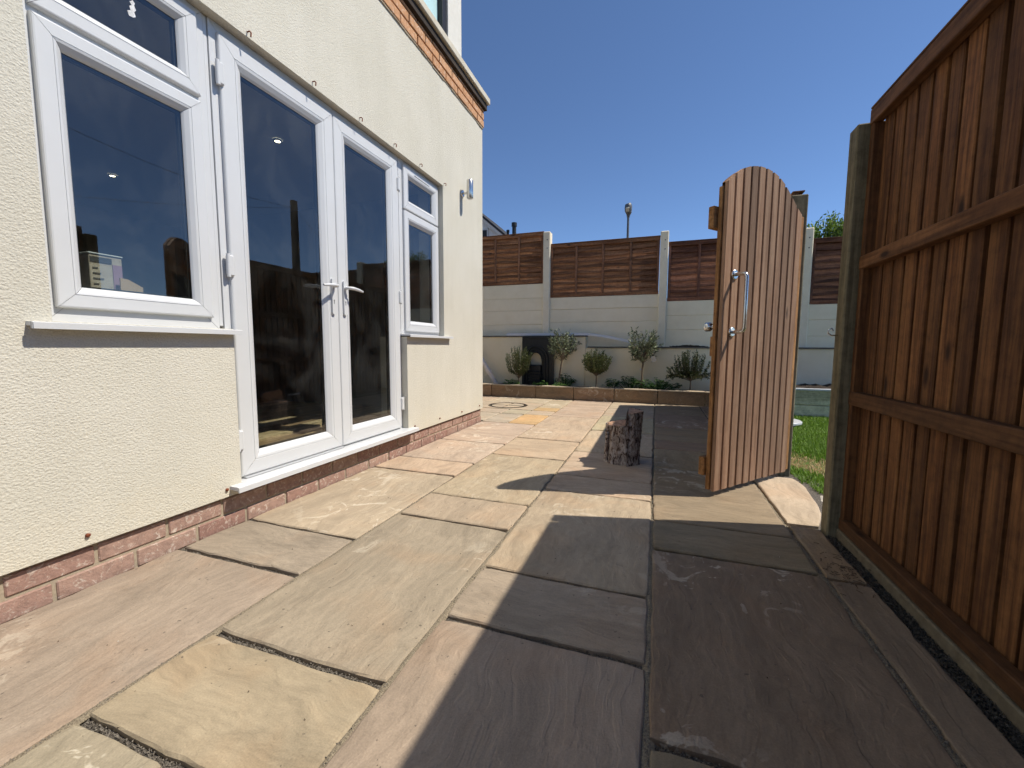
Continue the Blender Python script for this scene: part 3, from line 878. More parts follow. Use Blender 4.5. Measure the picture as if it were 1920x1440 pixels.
lap_panel(PX[2] + .065, PX[3] - .065, 1.58, 2.49, 'dark lap fence panel left of and behind the gate', TINT[2], 3)
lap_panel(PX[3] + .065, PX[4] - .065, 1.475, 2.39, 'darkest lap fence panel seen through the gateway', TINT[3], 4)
def board_wall(xa, xb, tops, zbot, label):
    root = thing('board_wall', ((xa + xb) / 2, BY, zbot), label, 'wall', 'cream board walls under the lap panels')
    zs_ = tops + [zbot]; zs_[0] += .002
    for i in range(len(tops)):
        b = MB(); b.box(xa - .02, xb + .02, BY + random.uniform(-.004, .004), BY + .05, zs_[i + 1] + .0004, zs_[i] - .0004, .007)
        b.obj('concrete_board', M['conc'], root, origin=((xa + xb) / 2, BY, zs_[i]))
board_wall(PX[0] + .07, PX[1] - .06, [1.948, 1.70, 1.482, 1.235], .60, 'cream painted board wall behind the leaning pipe')
board_wall(PX[1] + .06, PX[2] - .06, [1.695, 1.487, 1.265], .60, 'cream painted board wall behind the two olive trees')
board_wall(PX[2] + .06, PX[3] - .06, [1.575, 1.345, 1.118], .60, 'cream painted board wall left of the open gate')
board_wall(PX[3] + .06, PX[4] - .06, [1.47, 1.245, 1.01], .60, 'cream painted board wall seen through the gateway')
LY = 6.99                        # low rendered wall
rwall = thing('retaining_wall', (-1.0, LY, 0), 'low cream rendered wall with dark ledge behind the plants', 'wall')
b = MB(); b.box(-4.2, -1.125, LY, BY + .02, -.05, 1.015, .006); b.obj('wall', M['lowwall'], rwall)
b = MB(); b.box(-1.120, 5.0, LY, BY + .02, -.05, .828, .006); b.obj('wall', M['lowwall'], rwall)
b = MB(); b.box(-4.2, -1.095, LY - .025, BY - .06, 1.016, 1.034, .004); b.obj('ledge', M['dark'], rwall)
b = MB(); b.box(-1.09, 5.0, LY - .025, BY - .06, .829, .850, .004); b.obj('ledge', M['dark'], rwall)
# debris along the ledge right of the centre post
b = MB(); rg = random.Random(5)
for _ in range(260):
    x = rg.uniform(.22, .75); a = rg.uniform(0, 6.28); L = rg.uniform(.01, .035)
    c = Vector((x, rg.uniform(LY - .01, BY - .09), .852 + rg.random() ** 2 * .03 * (1 - abs((x - .48) / .3)) if abs(x - .48) < .3 else .853))
    d = Vector((math.cos(a), .4 * math.sin(a), rg.uniform(-.2, .2))) * L
    b.tube([c - d, c + d], .004, 4, sm=False)
stuff(b.obj('dead_leaves', mat_plain('dark_dead_leaves', (.025, .02, .015), .9)))
# grey strip of plastic trim lying on the ledges
pts = []
for k in range(21):
    f = k / 20; x = -2.53 + f * 2.30
    z = 1.052 if x < -1.15 else 1.052 - .175 * ((x + 1.15) / .92) ** 1.5
    pts.append(Vector((x, LY + .004 + .010 * math.sin(f * 3), z)))
b = MB(); v = []; f_ = []
for p in pts: v += [p + Vector((0, -.03, -.016)), p + Vector((0, -.026, .024)), p + Vector((0, .03, .028)), p + Vector((0, .03, -.016))]
for k in range(20):
    for j in range(4): f_.append((k * 4 + j, k * 4 + (j + 1) % 4, k * 4 + 4 + (j + 1) % 4, k * 4 + 4 + j))
b.add(v, f_); b.add(v[:4], [(3, 2, 1, 0)]); b.add(v[-4:], [(0, 1, 2, 3)])
tag(b.obj('plastic_trim', M['trim']), 'long pale grey plastic trim lying along the wall ledge', 'trim')

# raised bed with upright stone edging
PYF = 6.46
rb = thing('raised_bed', (-.9, PYF, 0), 'raised planting bed edged with upright brown sandstone slabs', 'planter')
edge_x = [-4.2, -3.25, -2.62, -1.835, -1.215, -.585, .045, .690, .872]
for i in range(len(edge_x) - 1):
    b = MB(); b.box(edge_x[i] + .004, edge_x[i + 1] - .004, PYF, PYF + .035, -.02, .185, .004)
    o = b.obj('edging_stone', M['stone'], rb, origin=((edge_x[i] + edge_x[i + 1]) / 2, PYF, 0)); o.color = (*[(.29, .20, .12), (.32, .215, .13), (.27, .185, .11)][i % 3], 0)
    b = MB(); b.box(edge_x[i] + .003, edge_x[i + 1] - .003, PYF - .008, PYF + .135, .188, .208, .004)
    o = b.obj('cap_stone', M['stone'], rb, origin=((edge_x[i] + edge_x[i + 1]) / 2, PYF, .19)); o.color = (.42, .34, .24, 0)
b = MB(); nx, ny = 60, 7; v = []; f = []; rg = random.Random(8)
for i in range(nx + 1):
    for j in range(ny + 1):
        v.append((-4.2 + 5.06 * i / nx, PYF + .03 + (LY - PYF - .03) * j / ny, .165 + rg.uniform(-.012, .022)))
for i in range(nx):
    for j in range(ny):
        a = i * (ny + 1) + j; f.append((a, a + ny + 1, a + ny + 2, a + 1))
b.add(v, f, True); structure(b.obj('soil', M['soil']))

# ------------------------------------------------------------------ planting
class Leaves(MB):
    def __init__(s):
        super().__init__(); s.tone = []
    def leaf(s, p, d, L, wd, tone, up=None, droop=0.0):
        d = d.normalized()
        r_ = up or Vector((random.gauss(0, 1), random.gauss(0, 1), random.gauss(0, 1)))
        sd = d.cross(r_)
        if sd.length < 1e-4: sd = d.cross(Vector((1, .3, .2)))
        sd.normalize(); nn = sd.cross(d)
        q = [p, p + d * L * .45 + sd * wd * .5 + nn * wd * .12, p + d * L + nn * (-droop * L), p + d * L * .45 - sd * wd * .5 + nn * wd * .12, p + d * L * .5 - nn * wd * .06]
        n = len(s.v); s.v.extend([tuple(x) for x in q]); s.f.extend([(n, n + 1, n + 4), (n + 1, n + 2, n + 4), (n + 2, n + 3, n + 4), (n + 3, n, n + 4)])
        s.smooth.extend([True] * 4); s.tone.extend([tone] * 4)
    def objl(s, name, m, parent=None, origin=None):
        o = s.obj(name, m, parent, origin)
        at = o.data.attributes.new('tone', 'FLOAT', 'FACE')
        for i, t_ in enumerate(s.tone): at.data[i].value = t_
        return o
def rvec(rg): return Vector((rg.gauss(0, 1), rg.gauss(0, 1), rg.gauss(0, 1))).normalized()

def olive_tree(x, y, ztop, zfork, rad, label, seed, tagpos=None, lean=0.0):
    rg = random.Random(seed); random.seed(seed)
    root = thing('olive_tree', (x, y, .165), label, 'olive tree', 'clipped olive trees in the bed')
    tp = Vector((x + lean, y, zfork)); cz = (ztop + zfork) / 2 + .02
    tr = MB(); tr.tube([(x, y, .15), (x + lean * .3 + .006, y, .15 + (zfork - .15) * .4), (x + lean * .8 - .004, y, .15 + (zfork - .15) * .8), tp, tp + Vector((0, 0, .08))], [.016, .014, .0125, .013, .006], 8)
    lv = Leaves()
    for i in range(46):
        d = rvec(rg); d.z = d.z * .75 + .30; d.normalize()
        end = Vector((tp.x, y, cz)) + Vector((d.x * rad, d.y * rad, d.z * (ztop - cz))) * rg.uniform(.75, 1.12)
        start = tp + Vector((0, 0, rg.uniform(0, .08)))
        midp = start.lerp(end, .5) + rvec(rg) * .03
        tr.tube([start, midp, end], [.004, .003, .0012], 4, cap=False)
        for k in range(30):
            f = rg.uniform(.35, 1.05); p = start.lerp(midp, f * 2) if f < .5 else midp.lerp(end, (f - .5) * 2)
            dd = ((end - start).normalized() * .7 + rvec(rg) * .9).normalized()
            lv.leaf(p + rvec(rg) * .012, dd, rg.uniform(.036, .066), rg.uniform(.012, .020), rg.random())
    tr.obj('trunk', M['bark'], root)
    lv.objl('crown', M['olive'], root)
    if tagpos:
        b = MB(); tx, tz = tagpos
        b.obox((tx, y - .12, tz), Vector((.030, 0, .008)), Vector((0, .0008, 0)), Vector((-.012, 0, .042)), .0004)
        b.obj('tag', mat_noise2('pale_tag', (.5, .47, .42), (.62, .59, .52), 30, bump=.05), root)
        b = MB(); b.tube([(x - .012, y - .02, .487), (x - .012, y - .022, .513)], .010, 8); b.obj('tree_tie', M['upvc'], root)
olive_tree(-1.54, 6.74, 1.11, .60, .27, 'left olive tree with leaning stem in front of the fireplace', 21, lean=.07)
olive_tree(-.205, 6.70, 1.15, .58, .25, 'right olive tree with paper tag hanging from its crown', 22, tagpos=(-.03, .665), lean=.02)

def rosemary(x, y, ztop, zst, rad, label, seed, tone0=0.3, n=64, drop=False):
    rg = random.Random(seed); random.seed(seed)
    root = thing('rosemary_bush', (x, y, .165), label, 'rosemary', 'rosemary bushes in the bed')
    tr = MB(); tr.tube([(x, y, .15), (x + .004, y, zst - .02), (x, y, zst + .07)], [.011, .009, .006], 7)
    lv = Leaves()
    for i in range(n):
        a = rg.uniform(0, 6.283); rr = rad * math.sqrt(rg.random())
        h = (ztop - zst) * rg.uniform(.72, 1.05) * (1 - .28 * (rr / rad) ** 2)
        p0 = Vector((x, y, zst + rg.uniform(0, .07)))
        p1 = Vector((x + .8 * rr * math.cos(a), y + .8 * rr * math.sin(a), zst + h * .42))
        p2 = Vector((x + 1.05 * rr * math.cos(a), y + 1.05 * rr * math.sin(a), zst + h))
        if drop and rg.random() < .3:
            p1 = Vector((x + 1.0 * rad * math.cos(a), y + rad * math.sin(a), zst + .10)); p2 = p1 + Vector((.08 * math.cos(a), .05 * math.sin(a), rg.uniform(-.06, .12)))
        tr.tube([p0, p1, p2], [.0035, .0025, .001], 4, cap=False)
        t0 = tone0 + rg.uniform(-.15, .35)
        for k in range(58):
            f = .2 + .82 * k / 58
            p = p0.lerp(p1, f * 2) if f < .5 else p1.lerp(p2, (f - .5) * 2)
            ax = (p1 - p0) if f < .5 else (p2 - p1)
            d = (ax.normalized() * .75 + rvec(rg) * .75)
            lv.leaf(p, d, rg.uniform(.024, .040), .012, min(1, max(0, t0 + rg.uniform(-.15, .15))))
    tr.obj('stem', M['bark'], root); lv.objl('foliage', M['rosemary'], root)
rosemary(-2.20, 6.66, .85, .29, .235, 'rosemary bush furthest left, beside the black fireplace', 31, .35)
rosemary(-.895, 6.68, .81, .37, .225, 'round rosemary bush in the middle of the bed', 32, .40, n=84)
rosemary(.50, 6.70, .80, .33, .25, 'dark rosemary bush furthest right, nearest the gate', 33, .05, n=76, drop=True)

def herb(x, y, rad, h, label, seed, tone0=.3, n=46):
    rg = random.Random(seed); random.seed(seed)
    root = thing('herb_clump', (x, y, .165), label, 'herb', 'low leafy clumps in the bed')
    lv = Leaves(); st = MB()
    for i in range(n):
        a = rg.uniform(0, 6.28); rr = rad * math.sqrt(rg.random())
        tip = Vector((x + rr * math.cos(a), y + rr * .6 * math.sin(a), .17 + h * rg.uniform(.35, 1) * (1 - .5 * (rr / rad) ** 2)))
        st.tube([(x + rr * .3 * math.cos(a), y + rr * .2 * math.sin(a), .16), tip], .002, 4, cap=False)
        for k in range(3):
            aa = a + (k - 1) * 1.1 + rg.uniform(-.3, .3)
            lv.leaf(tip, Vector((math.cos(aa), math.sin(aa), rg.uniform(-.3, .35))), rg.uniform(.035, .06), rg.uniform(.026, .042), min(1, max(0, tone0 + rg.uniform(-.25, .3))), up=Vector((0, 0, 1)) + rvec(rg) * .35, droop=.12)
    st.obj('stalks', M['herb'], root); lv.objl('foliage', M['herb'], root)
herb(-2.30, 6.62, .13, .13, 'bright low herb clump left of the leftmost rosemary', 41, .75, 40)
herb(-1.80, 6.60, .11, .12, 'bright low herb clump in front of the fireplace', 42, .8, 36)
herb(-1.47, 6.62, .10, .09, 'small pale herb clump under the left olive tree', 43, .7, 26)
herb(-1.42, 6.82, .17, .24, 'dark leafy herb clump right of the left olive stem', 44, .25, 60)
herb(-.66, 6.78, .12, .17, 'dark herb clump beside the middle rosemary stem', 45, .2, 36)
herb(-.36, 6.74, .22, .23, 'wide dark herb clump left of the right olive stem', 46, .2, 84)
herb(.05, 6.74, .33, .20, 'widest dark herb clump right of the right olive stem', 47, .15, 120)
herb(.31, 6.60, .06, .05, 'tiny seedling clump below the dark rosemary', 48, .1, 9)

# ------------------------------------------------------------------ cast iron fireplace front
fx0, fx1, fz0, fz1, fy = -2.005, -1.505, .17, 1.022, 6.90
fx0, fx1 = -2.215, -1.645
fcx = (fx0 + fx1) / 2 - .03
fp = thing('fireplace_insert', (fcx, fy, fz0), 'black cast iron arched fireplace front leaning on the low wall', 'fireplace')
def arch(rx, zc, rz, zb, n=24):
    pts = [(fcx - rx, zb)]
    for k in range(n + 1):
        a = math.pi - math.pi * k / n
        pts.append((fcx + rx * math.cos(a), zc + rz * math.sin(a)))
    pts.append((fcx + rx, zb)); return pts
inn = arch(.105, .585, .155, fz0 + .02)
outp = []
for k, (px, pz) in enumerate(inn):
    if k == 0: outp.append((fx0, fz0))
    elif k == len(inn) - 1: outp.append((fx1, fz0))
    else:
        f = (k - 1) / (len(inn) - 3)
        if f < .3: outp.append((fx0, fz0 + (fz1 - fz0) * (.35 + .65 * f / .3)))
        elif f <= .7: outp.append((fx0 + (fx1 - fx0) * (f - .3) / .4, fz1))
        else: outp.append((fx1, fz1 - (fz1 - fz0) * .65 * (f - .7) / .3))
b = MB(); n = len(inn); v = []
for (px, pz) in outp: v.append((px, fy, pz))
for (px, pz) in inn: v.append((px, fy, pz))
for (px, pz) in outp: v.append((px, fy + .03, pz))
for (px, pz) in inn: v.append((px, fy + .03, pz))
f = []
for k in range(n - 1):
    f += [(k, n + k, n + k + 1, k + 1), (2 * n + k + 1, 3 * n + k + 1, 3 * n + k, 2 * n + k), (n + k, 3 * n + k, 3 * n + k + 1, n + k + 1), (k + 1, 2 * n + k + 1, 2 * n + k, k)]
b.add(v, f); b.obj('plate', M['iron'], fp)
for rx, rz, th in ((.115, .165, .014), (.165, .215, .012), (.215, .265, .016)):
    b = MB(); b.tube([(px, fy - .006, pz) for px, pz in arch(rx, .585, rz, fz0 + .03)], th, 8); b.obj('arch_moulding', M['iron'], fp)
b = MB(); b.box(fx0 + .004, fx1 - .004, fy - .012, fy - .001, fz1 - .035, fz1 - .004, .003); b.obj('top_moulding', M['iron'], fp)
b = MB(); b.box(fcx - .10, fcx + .10, fy - .045, fy + .02, fz0 + .01, .53, .01)
b.obj('fire_basket', M['iron'], fp)
for z in (.26, .31, .36, .41):
    b = MB(); b.tube([(fcx - .13, fy - .01, z), (fcx - .09, fy - .06, z), (fcx, fy - .085, z), (fcx + .09, fy - .06, z), (fcx + .13, fy - .01, z)], .008, 6); b.obj('grate_bar', M['iron'], fp)

# leaning waste pipe
pd = Vector((.42, -.06, -.62)).normalized()
top = Vector((-3.12, 6.88, .84)); botp = top + pd * .86
pp = thing('waste_pipe', botp, 'cream plastic waste pipe with collar leaning in the bed corner', 'pipe')
b = MB(); b.tube([top, botp], .040, 16); b.obj('tube', M['pipe'], pp)
for f, L, rr in ((.12, .05, .046), (.62, .10, .049), (.83, .02, .048)):
    b = MB(); c = top.lerp(botp, f); b.tube([c - pd * L / 2, c + pd * L / 2], rr, 16); b.obj('collar', M['pipe'], pp)

# ------------------------------------------------------------------ log
random.seed(3)
lg = MB(); n = 40; rows = 22; v = []; f = []
lcx, lcy = -.205, 3.075
rg = random.Random(14)
ph = [rg.uniform(0, 6.28) for _ in range(6)]
def lrad(a, z):
    return .120 + .008 * math.sin(2 * a + ph[0]) + .006 * math.sin(3 * a + ph[1] + z * 6) + .005 * math.sin(7 * a + ph[2] + z * 9) + .004 * math.sin(13 * a + ph[3]) - .007 * math.sin(z * 7.5)
def ltop(x, y):
    # high shelf to the right and back, sloping saw cut to the left
    if x > .022: return .382 + .06 * y - .03 * x
    return .292 + .10 * x + .05 * y
for i in range(rows + 1):
    for k in range(n):
        a = 2 * math.pi * k / n
        x0, y0 = .11 * math.cos(a), .11 * math.sin(a)
        zt = ltop(x0, y0); z = zt * i / rows
        rr = lrad(a, z) * (1.03 if i == 0 else 1) + rg.gauss(0, .0016)
        v.append((lcx + rr * math.cos(a), lcy + rr * math.sin(a), z))
for i in range(rows):
    for k in range(n):
        k2 = (k + 1) % n
        f.append((i * n + k, i * n + k2, (i + 1) * n + k2, (i + 1) * n + k))
lg.add(v, f, True)
t = NT('mottled_bark', .9, .2)
c = t.coords()
cs_ = t.n('VectorMath', {0: c, 1: (1, 1, .55)}, operation='MULTIPLY').outputs[0]
nb = t.noise(cs_, 34, 6, .7, 1.2); nb2 = t.noise(cs_, 9, 4, .6)
col = t.ramp(nb, [(.37, (.022, .014, .010)), (.45, (.16, .105, .078)), (.52, (.42, .34, .28)), (.64, (.56, .49, .42))])
col = t.mix(t.ramp(nb2, [(.54, 0), (.68, .5)]), col, (.05, .030, .022))
t.out(col, t.bump(t.math('ADD', nb, nb2), 1.0, .014))
log = thing('log', (lcx, lcy, 0), 'upright sawn log with stepped top standing on the paving', 'log')
lg.obj('bark', t.m, log)
t = NT('sawn_wood', .8, .2); c = t.coords()
wv = t.n('TexNoise', {'Vector': c, 'Scale': 40.0, 'Detail': 5.0}).outputs[0]
sawn = t.out(t.ramp(wv, [(.3, (.20, .11, .065)), (.6, (.47, .29, .19)), (.75, (.55, .38, .27))]), t.bump(wv, .5, .003))
for nm, cond in (('lower_cut', lambda x: x <= .022), ('upper_cut', lambda x: x > .022)):
    b = MB(); pts = []
    for k in range(n):
        a = 2 * math.pi * k / n
        if cond(.11 * math.cos(a)):
            p = v[rows * n + k]; pts.append((p[0] - (p[0] - lcx) * .05, p[1] - (p[1] - lcy) * .05, p[2] - .002, a))
    if nm == 'upper_cut': pts.sort(key=lambda q: (q[3] + math.pi) % (2 * math.pi))
    else: pts.sort(key=lambda q: q[3])
    b.add([q[:3] for q in pts], [tuple(range(len(pts)))]); b.obj(nm, sawn, log)
# riser face between the two cuts
b = MB(); ry = .112
b.add([(lcx + .020, lcy - ry, .288), (lcx + .020, lcy + ry, .299), (lcx + .026, lcy + ry, .388), (lcx + .026, lcy - ry, .374)], [(3, 2, 1, 0)])
b.add([(lcx + .04, lcy - ry, .2), (lcx + .04, lcy + ry, .2), (lcx + .04, lcy + ry, .36), (lcx + .04, lcy - ry, .36)], [(0, 1, 2, 3)])
b.obj('split_face', sawn, log)
# tongue of bark at the left
b = MB(); b.tube([(lcx - .108, lcy - .06, .02), (lcx - .112, lcy - .062, .12), (lcx - .108, lcy - .065, .22), (lcx - .116, lcy - .066, .292)], [.010, .013, .014, .006], 7); b.obj('bark_flap', log.children[0].data.materials[0], log)

# ------------------------------------------------------------------ timber fences and gate (right)
FX = .80
def feather_fence(root_name, loc, ytop, ybot, ztop, zrails, label, x=FX, mirror=False, gb=True, group='brown timber fences with upright boards'):
    """frame side faces the house; boards behind the rails"""
    root = thing(root_name, loc, label, 'fence', group)
    rg = random.Random(int(ytop * 100))
    bx = x + .040
    yy = ytop - .028; nb = 0
    while yy > ybot + .03:
        wv_ = rg.uniform(.074, .087)
        yb = yy
        lean = rg.uniform(-.003, .003)
        m = MB(); xs0 = bx + rg.uniform(-.002, .002)
        ya = max(yy - wv_ + .0160, ybot)
        yt = max(yy - wv_ - .012, ybot)
        # face board with a thin tongue set back behind the neighbour, leaving a deep shadow gap
        poly = [(xs0 + .003, ya), (xs0, ya + .004), (xs0, yb - .003), (xs0 + .002, yb), (xs0 + .020, yb), (xs0 + .020, ya)]
        z0, z1 = .045, ztop - .015
        np_ = len(poly)
        vv = [(px, py, z0) for px, py in poly] + [(px, py + lean, z1) for px, py in poly]
        m.add(vv, [tuple(range(np_)), tuple(range(2 * np_ - 1, np_ - 1, -1))] + [(k, np_ + k, np_ + (k + 1) % np_, (k + 1) % np_) for k in range(np_)])
        for za, zc in (((z0, 1.36), (1.56, z1)) if (nb == 2 and x == FX and ytop > 2) else ((z0, z1),)):
            m.box(xs0 + .0205, xs0 + .027, yt, ya + .02, za, zc)
        if nb == 2 and x == FX and ytop > 2:
            m.box(xs0 + .0205, xs0 + .027, ya - .009, ya + .02, 1.355, 1.565)
        nb += 1
        m.obj('board', M['fence'], root, origin=(bx, (ya + yb) / 2, .9))
        yy -= wv_
    for z0, z1 in zrails:
        m = MB(); m.box(x, x + .038, ybot, ytop - .0005, z0, z1, .003)
        m.obj('rail', M['fencerail'], root, origin=(x, (ytop + ybot) / 2, z0))
    m = MB(); m.box(x + .004, x + .064, ytop - .030, ytop, .035, ztop - .062, .003); m.obj('end_batten', M['fence'], root, origin=(x, ytop, .9))
    m = MB(); m.box(x + .001, x + .070, ybot, ytop + .002, ztop + .0005, ztop + .010, .002); m.obj('cap_strip', M['fencerail'], root, origin=(x, ybot, ztop))
    if gb:
        m = MB(); m.box(x - .006, x + .045, ybot, ytop, -.055, .030, .004); m.obj('gravel_board', M['gravelboard'], root, origin=(x, ybot, 0))
    return root
RAILS = [(1.752, 1.8125), (1.170, 1.224), (.594, .652), (.033, .083)]
feather_fence('timber_fence', (FX, 1.25, 0), 2.1735, .36, 1.815, RAILS, 'tall brown timber fence filling the right edge, in shadow')
feather_fence('timber_fence', (FX, -.6, 0), .26, -1.5, 1.815, RAILS, 'brown timber fence panel beside and behind the viewpoint')
def timber_post(name, x0, x1, y0, y1, zt, label):
    b = MB(); b.box(x0, x1, y0, y1, -.05, zt, .006)
    o = b.obj(name, M['post'], None, origin=(x0, y0, -.05)); tag(o, label, 'post', 'square timber fence posts'); return o
timber_post('timber_post', .760, .858, 2.174, 2.252, 1.768, 'square greenish timber post at the end of the tall fence')
timber_post('timber_post', .806, .90, .262, .358, 1.768, 'square timber post between the two near fence panels')
timber_post('timber_post', .775, .869, 3.130, 3.212, 1.80, 'square timber gate post right of the open gate')
feather_fence('timber_fence', (.80, 4.85, 0), 6.44, 3.2125, 1.84, [(1.778, 1.838), (1.20, 1.26), (.63, .69), (.04, .10)], 'brown timber fence behind the gate running to the back wall', x=.80)
# grey end post of that fence with pale stone at its foot
timber_post('timber_post', .748, .797, 6.40, 6.44, 1.76, 'slim grey post at the far end of the fence behind gate')
b = MB(); b.box(.76, .84, 6.55, 6.63, -.02, .33, .01); ob = b.obj('stone_block', M['lowwall'], None, origin=(.8, 6.59, -.02)); tag(ob, 'small cream block at the foot of the far fence end', 'block')

# gate
GA = Vector((.325, 2.485, 0)); GB = Vector((.855, 3.117, 0))
gd = (GB - GA).normalized(); gn = Vector((gd.y, -gd.x, 0))      # gn faces the viewer
gang = math.atan2(gd.y, gd.x)
gate = thing('garden_gate', (GB.x, GB.y, 0), 'open arched wooden gate of upright boards with steel pull handle', 'gate')
gate.rotation_euler = (0, 0, gang)
GW = (GB - GA).length
# local frame of the gate: x from -GW (free edge) to 0 (hinge), y away from the viewer
def gobj(b, name, m, parent=gate, origin=None):
    o = b.obj(name, m, None, origin=origin)
    o.parent = parent
    return o
def arcz(u):
    pts = [(-.03, 1.690), (.0, 1.705), (.06, 1.752), (.13, 1.797), (.21, 1.827), (.30, 1.845), (.38, 1.848), (.47, 1.838), (.55, 1.808), (.62, 1.766), (.68, 1.722), (.74, 1.682), (.80, 1.650), (.9, 1.60)]
    for (a, za), (c, zc) in zip(pts, pts[1:]):
        if a <= u <= c: return za + (zc - za) * (u - a) / (c - a)
    return 1.65
nb_ = 11; bw = (GW - .035) / nb_
random.seed(9)
for i in range(nb_):
    u0, u1 = i * bw + .0066, (i + 1) * bw - .0066
    b = MB(); v = []; f = []
    us = [u0, u0 + .003, u1 - .003, u1]; ys = [.005, 0, 0, .005]
    K = 4
    zb = .035 + random.uniform(-.002, .002)
    for zsel in (0, 1):
        for yy, us_ in ((None, us),):
            for u, q in zip(us_, ys): v.append((u - GW, q, zb if zsel == 0 else arcz(u)))
        v.append((u1 - GW, .019, zb if zsel == 0 else arcz(u1))); v.append((u0 - GW, .019, zb if zsel == 0 else arcz(u0)))
    for k in range(6):
        k2 = (k + 1) % 6; f.append((k, k2, 6 + k2, 6 + k))
    f += [(5, 4, 3, 2, 1, 0), (6, 7, 8, 9, 10, 11)]
    b.add(v, f); gobj(b, 'board', M['gate'], origin=((u0 + u1) / 2 - GW, 0, .9))
b = MB(); b.box(-GW + .064, -.036, .034, .038, .05, 1.60); gobj(b, 'backing', M['black'])  # black sheet added behind the boards so the grooves read as deep shade
for x0, x1, zt, yf in ((-GW - .004, -GW + .062, 1.69, .023), (-.034, -.002, 1.655, .006)):
    b = MB(); b.box(x0, x1, yf, .046, .04, zt, .003); gobj(b, 'stile', M['gatefr'], origin=(x0, .04, .9))
for z0, z1, ov in ((1.475, 1.59, .036), (.79, .90, -.03), (.12, .225, .022)):
    b = MB(); b.box(-GW - ov, -.01, .0465, .080, z0, z1, .003); gobj(b, 'ledge', M['gateledge'], origin=(-GW / 2, .08, z0))
# curved top rail
b = MB(); v = []; f = []
for k in range(25):
    u = .02 + (GW - .06) * k / 24
    z = arcz(u)
    v += [(u - GW, .023, z - .10), (u - GW, .023, z - .006), (u - GW, .044, z - .006), (u - GW, .044, z - .10)]
for k in range(24):
    for j in range(4): f.append((k * 4 + j, k * 4 + (j + 1) % 4, k * 4 + 4 + (j + 1) % 4, k * 4 + 4 + j))
b.add(v, f); gobj(b, 'top_rail', M['gateledge'])
hu = .098 - GW
b = MB(); b.tube([(hu, 0, 1.235), (hu, -.05, 1.235), (hu, -.064, 1.230), (hu, -.070, 1.215), (hu, -.070, .945), (hu, -.064, .930), (hu, -.05, .925), (hu, 0, .925)], .0105, 12)
hd = gobj(b, 'pull_handle', M['steel'])
for z in (1.235, .925):
    b = MB(); b.tube([(hu, -.0005, z), (hu, -.007, z), (hu, -.009, z)], [.027, .027, .023], 18); gobj(b, 'rose', M['steel'], hd)
b = MB(); b.tube([(.055 - GW, .046, .955), (.055 - GW, .09, .955)], .012, 10); b.tube([(.055 - GW, .046, .955), (.055 - GW, .052, .955)], .028, 16)
b.tube([(.05 - GW, .088, .955), (.05 - GW, .098, .955), (.05 - GW, .118, .955), (.05 - GW, .125, .955)], [.018, .026, .026, .016], 16)
gobj(b, 'rear_knob', M['steel'])
for z in (.17, 1.53):
    b = MB(); b.box(-.32, .02, .0805, .085, z - .02, z + .02, .001); gobj(b, 'hinge_strap', M['black'])

# ------------------------------------------------------------------ lawn side
b = MB(); b.add([(.90, 2.3, -.022), (6, 2.3, -.022), (6, 6.2, -.022), (.90, 6.2, -.022)], [(0, 1, 2, 3)])
structure(b.obj('lawn', mat_noise2('lawn_turf', (.045, .085, .012), (.11, .16, .035), 25, bump=.8, dist=.02)))
rg = random.Random(77); random.seed(77)
b = MB(); tones = []
def dry(x, y):
    yc = 3.60 - (x - 1.0) * 1.0
    return min(1, 1.5 * max(0, 1 - abs(y - yc) / .34)) * (1 if x < 1.5 else .2)
for _ in range(52000):
    x = .90 + 1.75 * rg.random() ** 1.15; y = rg.uniform(2.55, 6.05)
    if x < .93 + .0 and y < 3.0: continue
    if y < 2.80 - (x - .925) * .55: continue
    dr_ = dry(x, y)
    if dr_ > .3 and rg.random() < .25: continue
    h = rg.uniform(.018, .042) * (1 - .55 * dr_); a = rg.uniform(0, 6.28); wd = rg.uniform(.0018, .0034)
    le = Vector((math.cos(a), math.sin(a), 0)) * h * rg.uniform(.2, .9); sd = Vector((-math.sin(a), math.cos(a), 0)) * wd
    p = Vector((x, y, -.022))
    n0 = len(b.v)
    b.v += [tuple(p - sd), tuple(p + sd), tuple(p + le * .45 + Vector((0, 0, h * .7)) + sd * .7), tuple(p + le * .45 + Vector((0, 0, h * .7)) - sd * .7), tuple(p + le + Vector((0, 0, h)))]
    b.f += [(n0, n0 + 1, n0 + 2, n0 + 3), (n0 + 3, n0 + 2, n0 + 4)]; b.smooth += [True, True]
    tn = (rg.random() * .55 + .2) if rg.random() > dr_ * 1.2 else 2.0
    tones += [tn, tn]
t = NT('grass_blade', .6, .3)
at = t.n('Attribute', attribute_name='tone').outputs['Fac']
col = t.ramp(t.math('MULTIPLY', at, .5), [(.05, (.065, .14, .012)), (.28, (.17, .30, .03)), (.45, (.27, .38, .07)), (.9, (.62, .44, .24))])
t.out(col); tl = t.n('BsdfTranslucent', {'Color': col}); mx = t.n('MixShader', {0: .3, 1: t.b.outputs[0], 2: tl.outputs[0]}); t.link(mx.outputs[0], t.t.nodes['Material Output'].inputs['Surface'])
go = stuff(b.obj('grass', t.m))
at = go.data.attributes.new('tone', 'FLOAT', 'FACE')
at.data.foreach_set('value', tones)
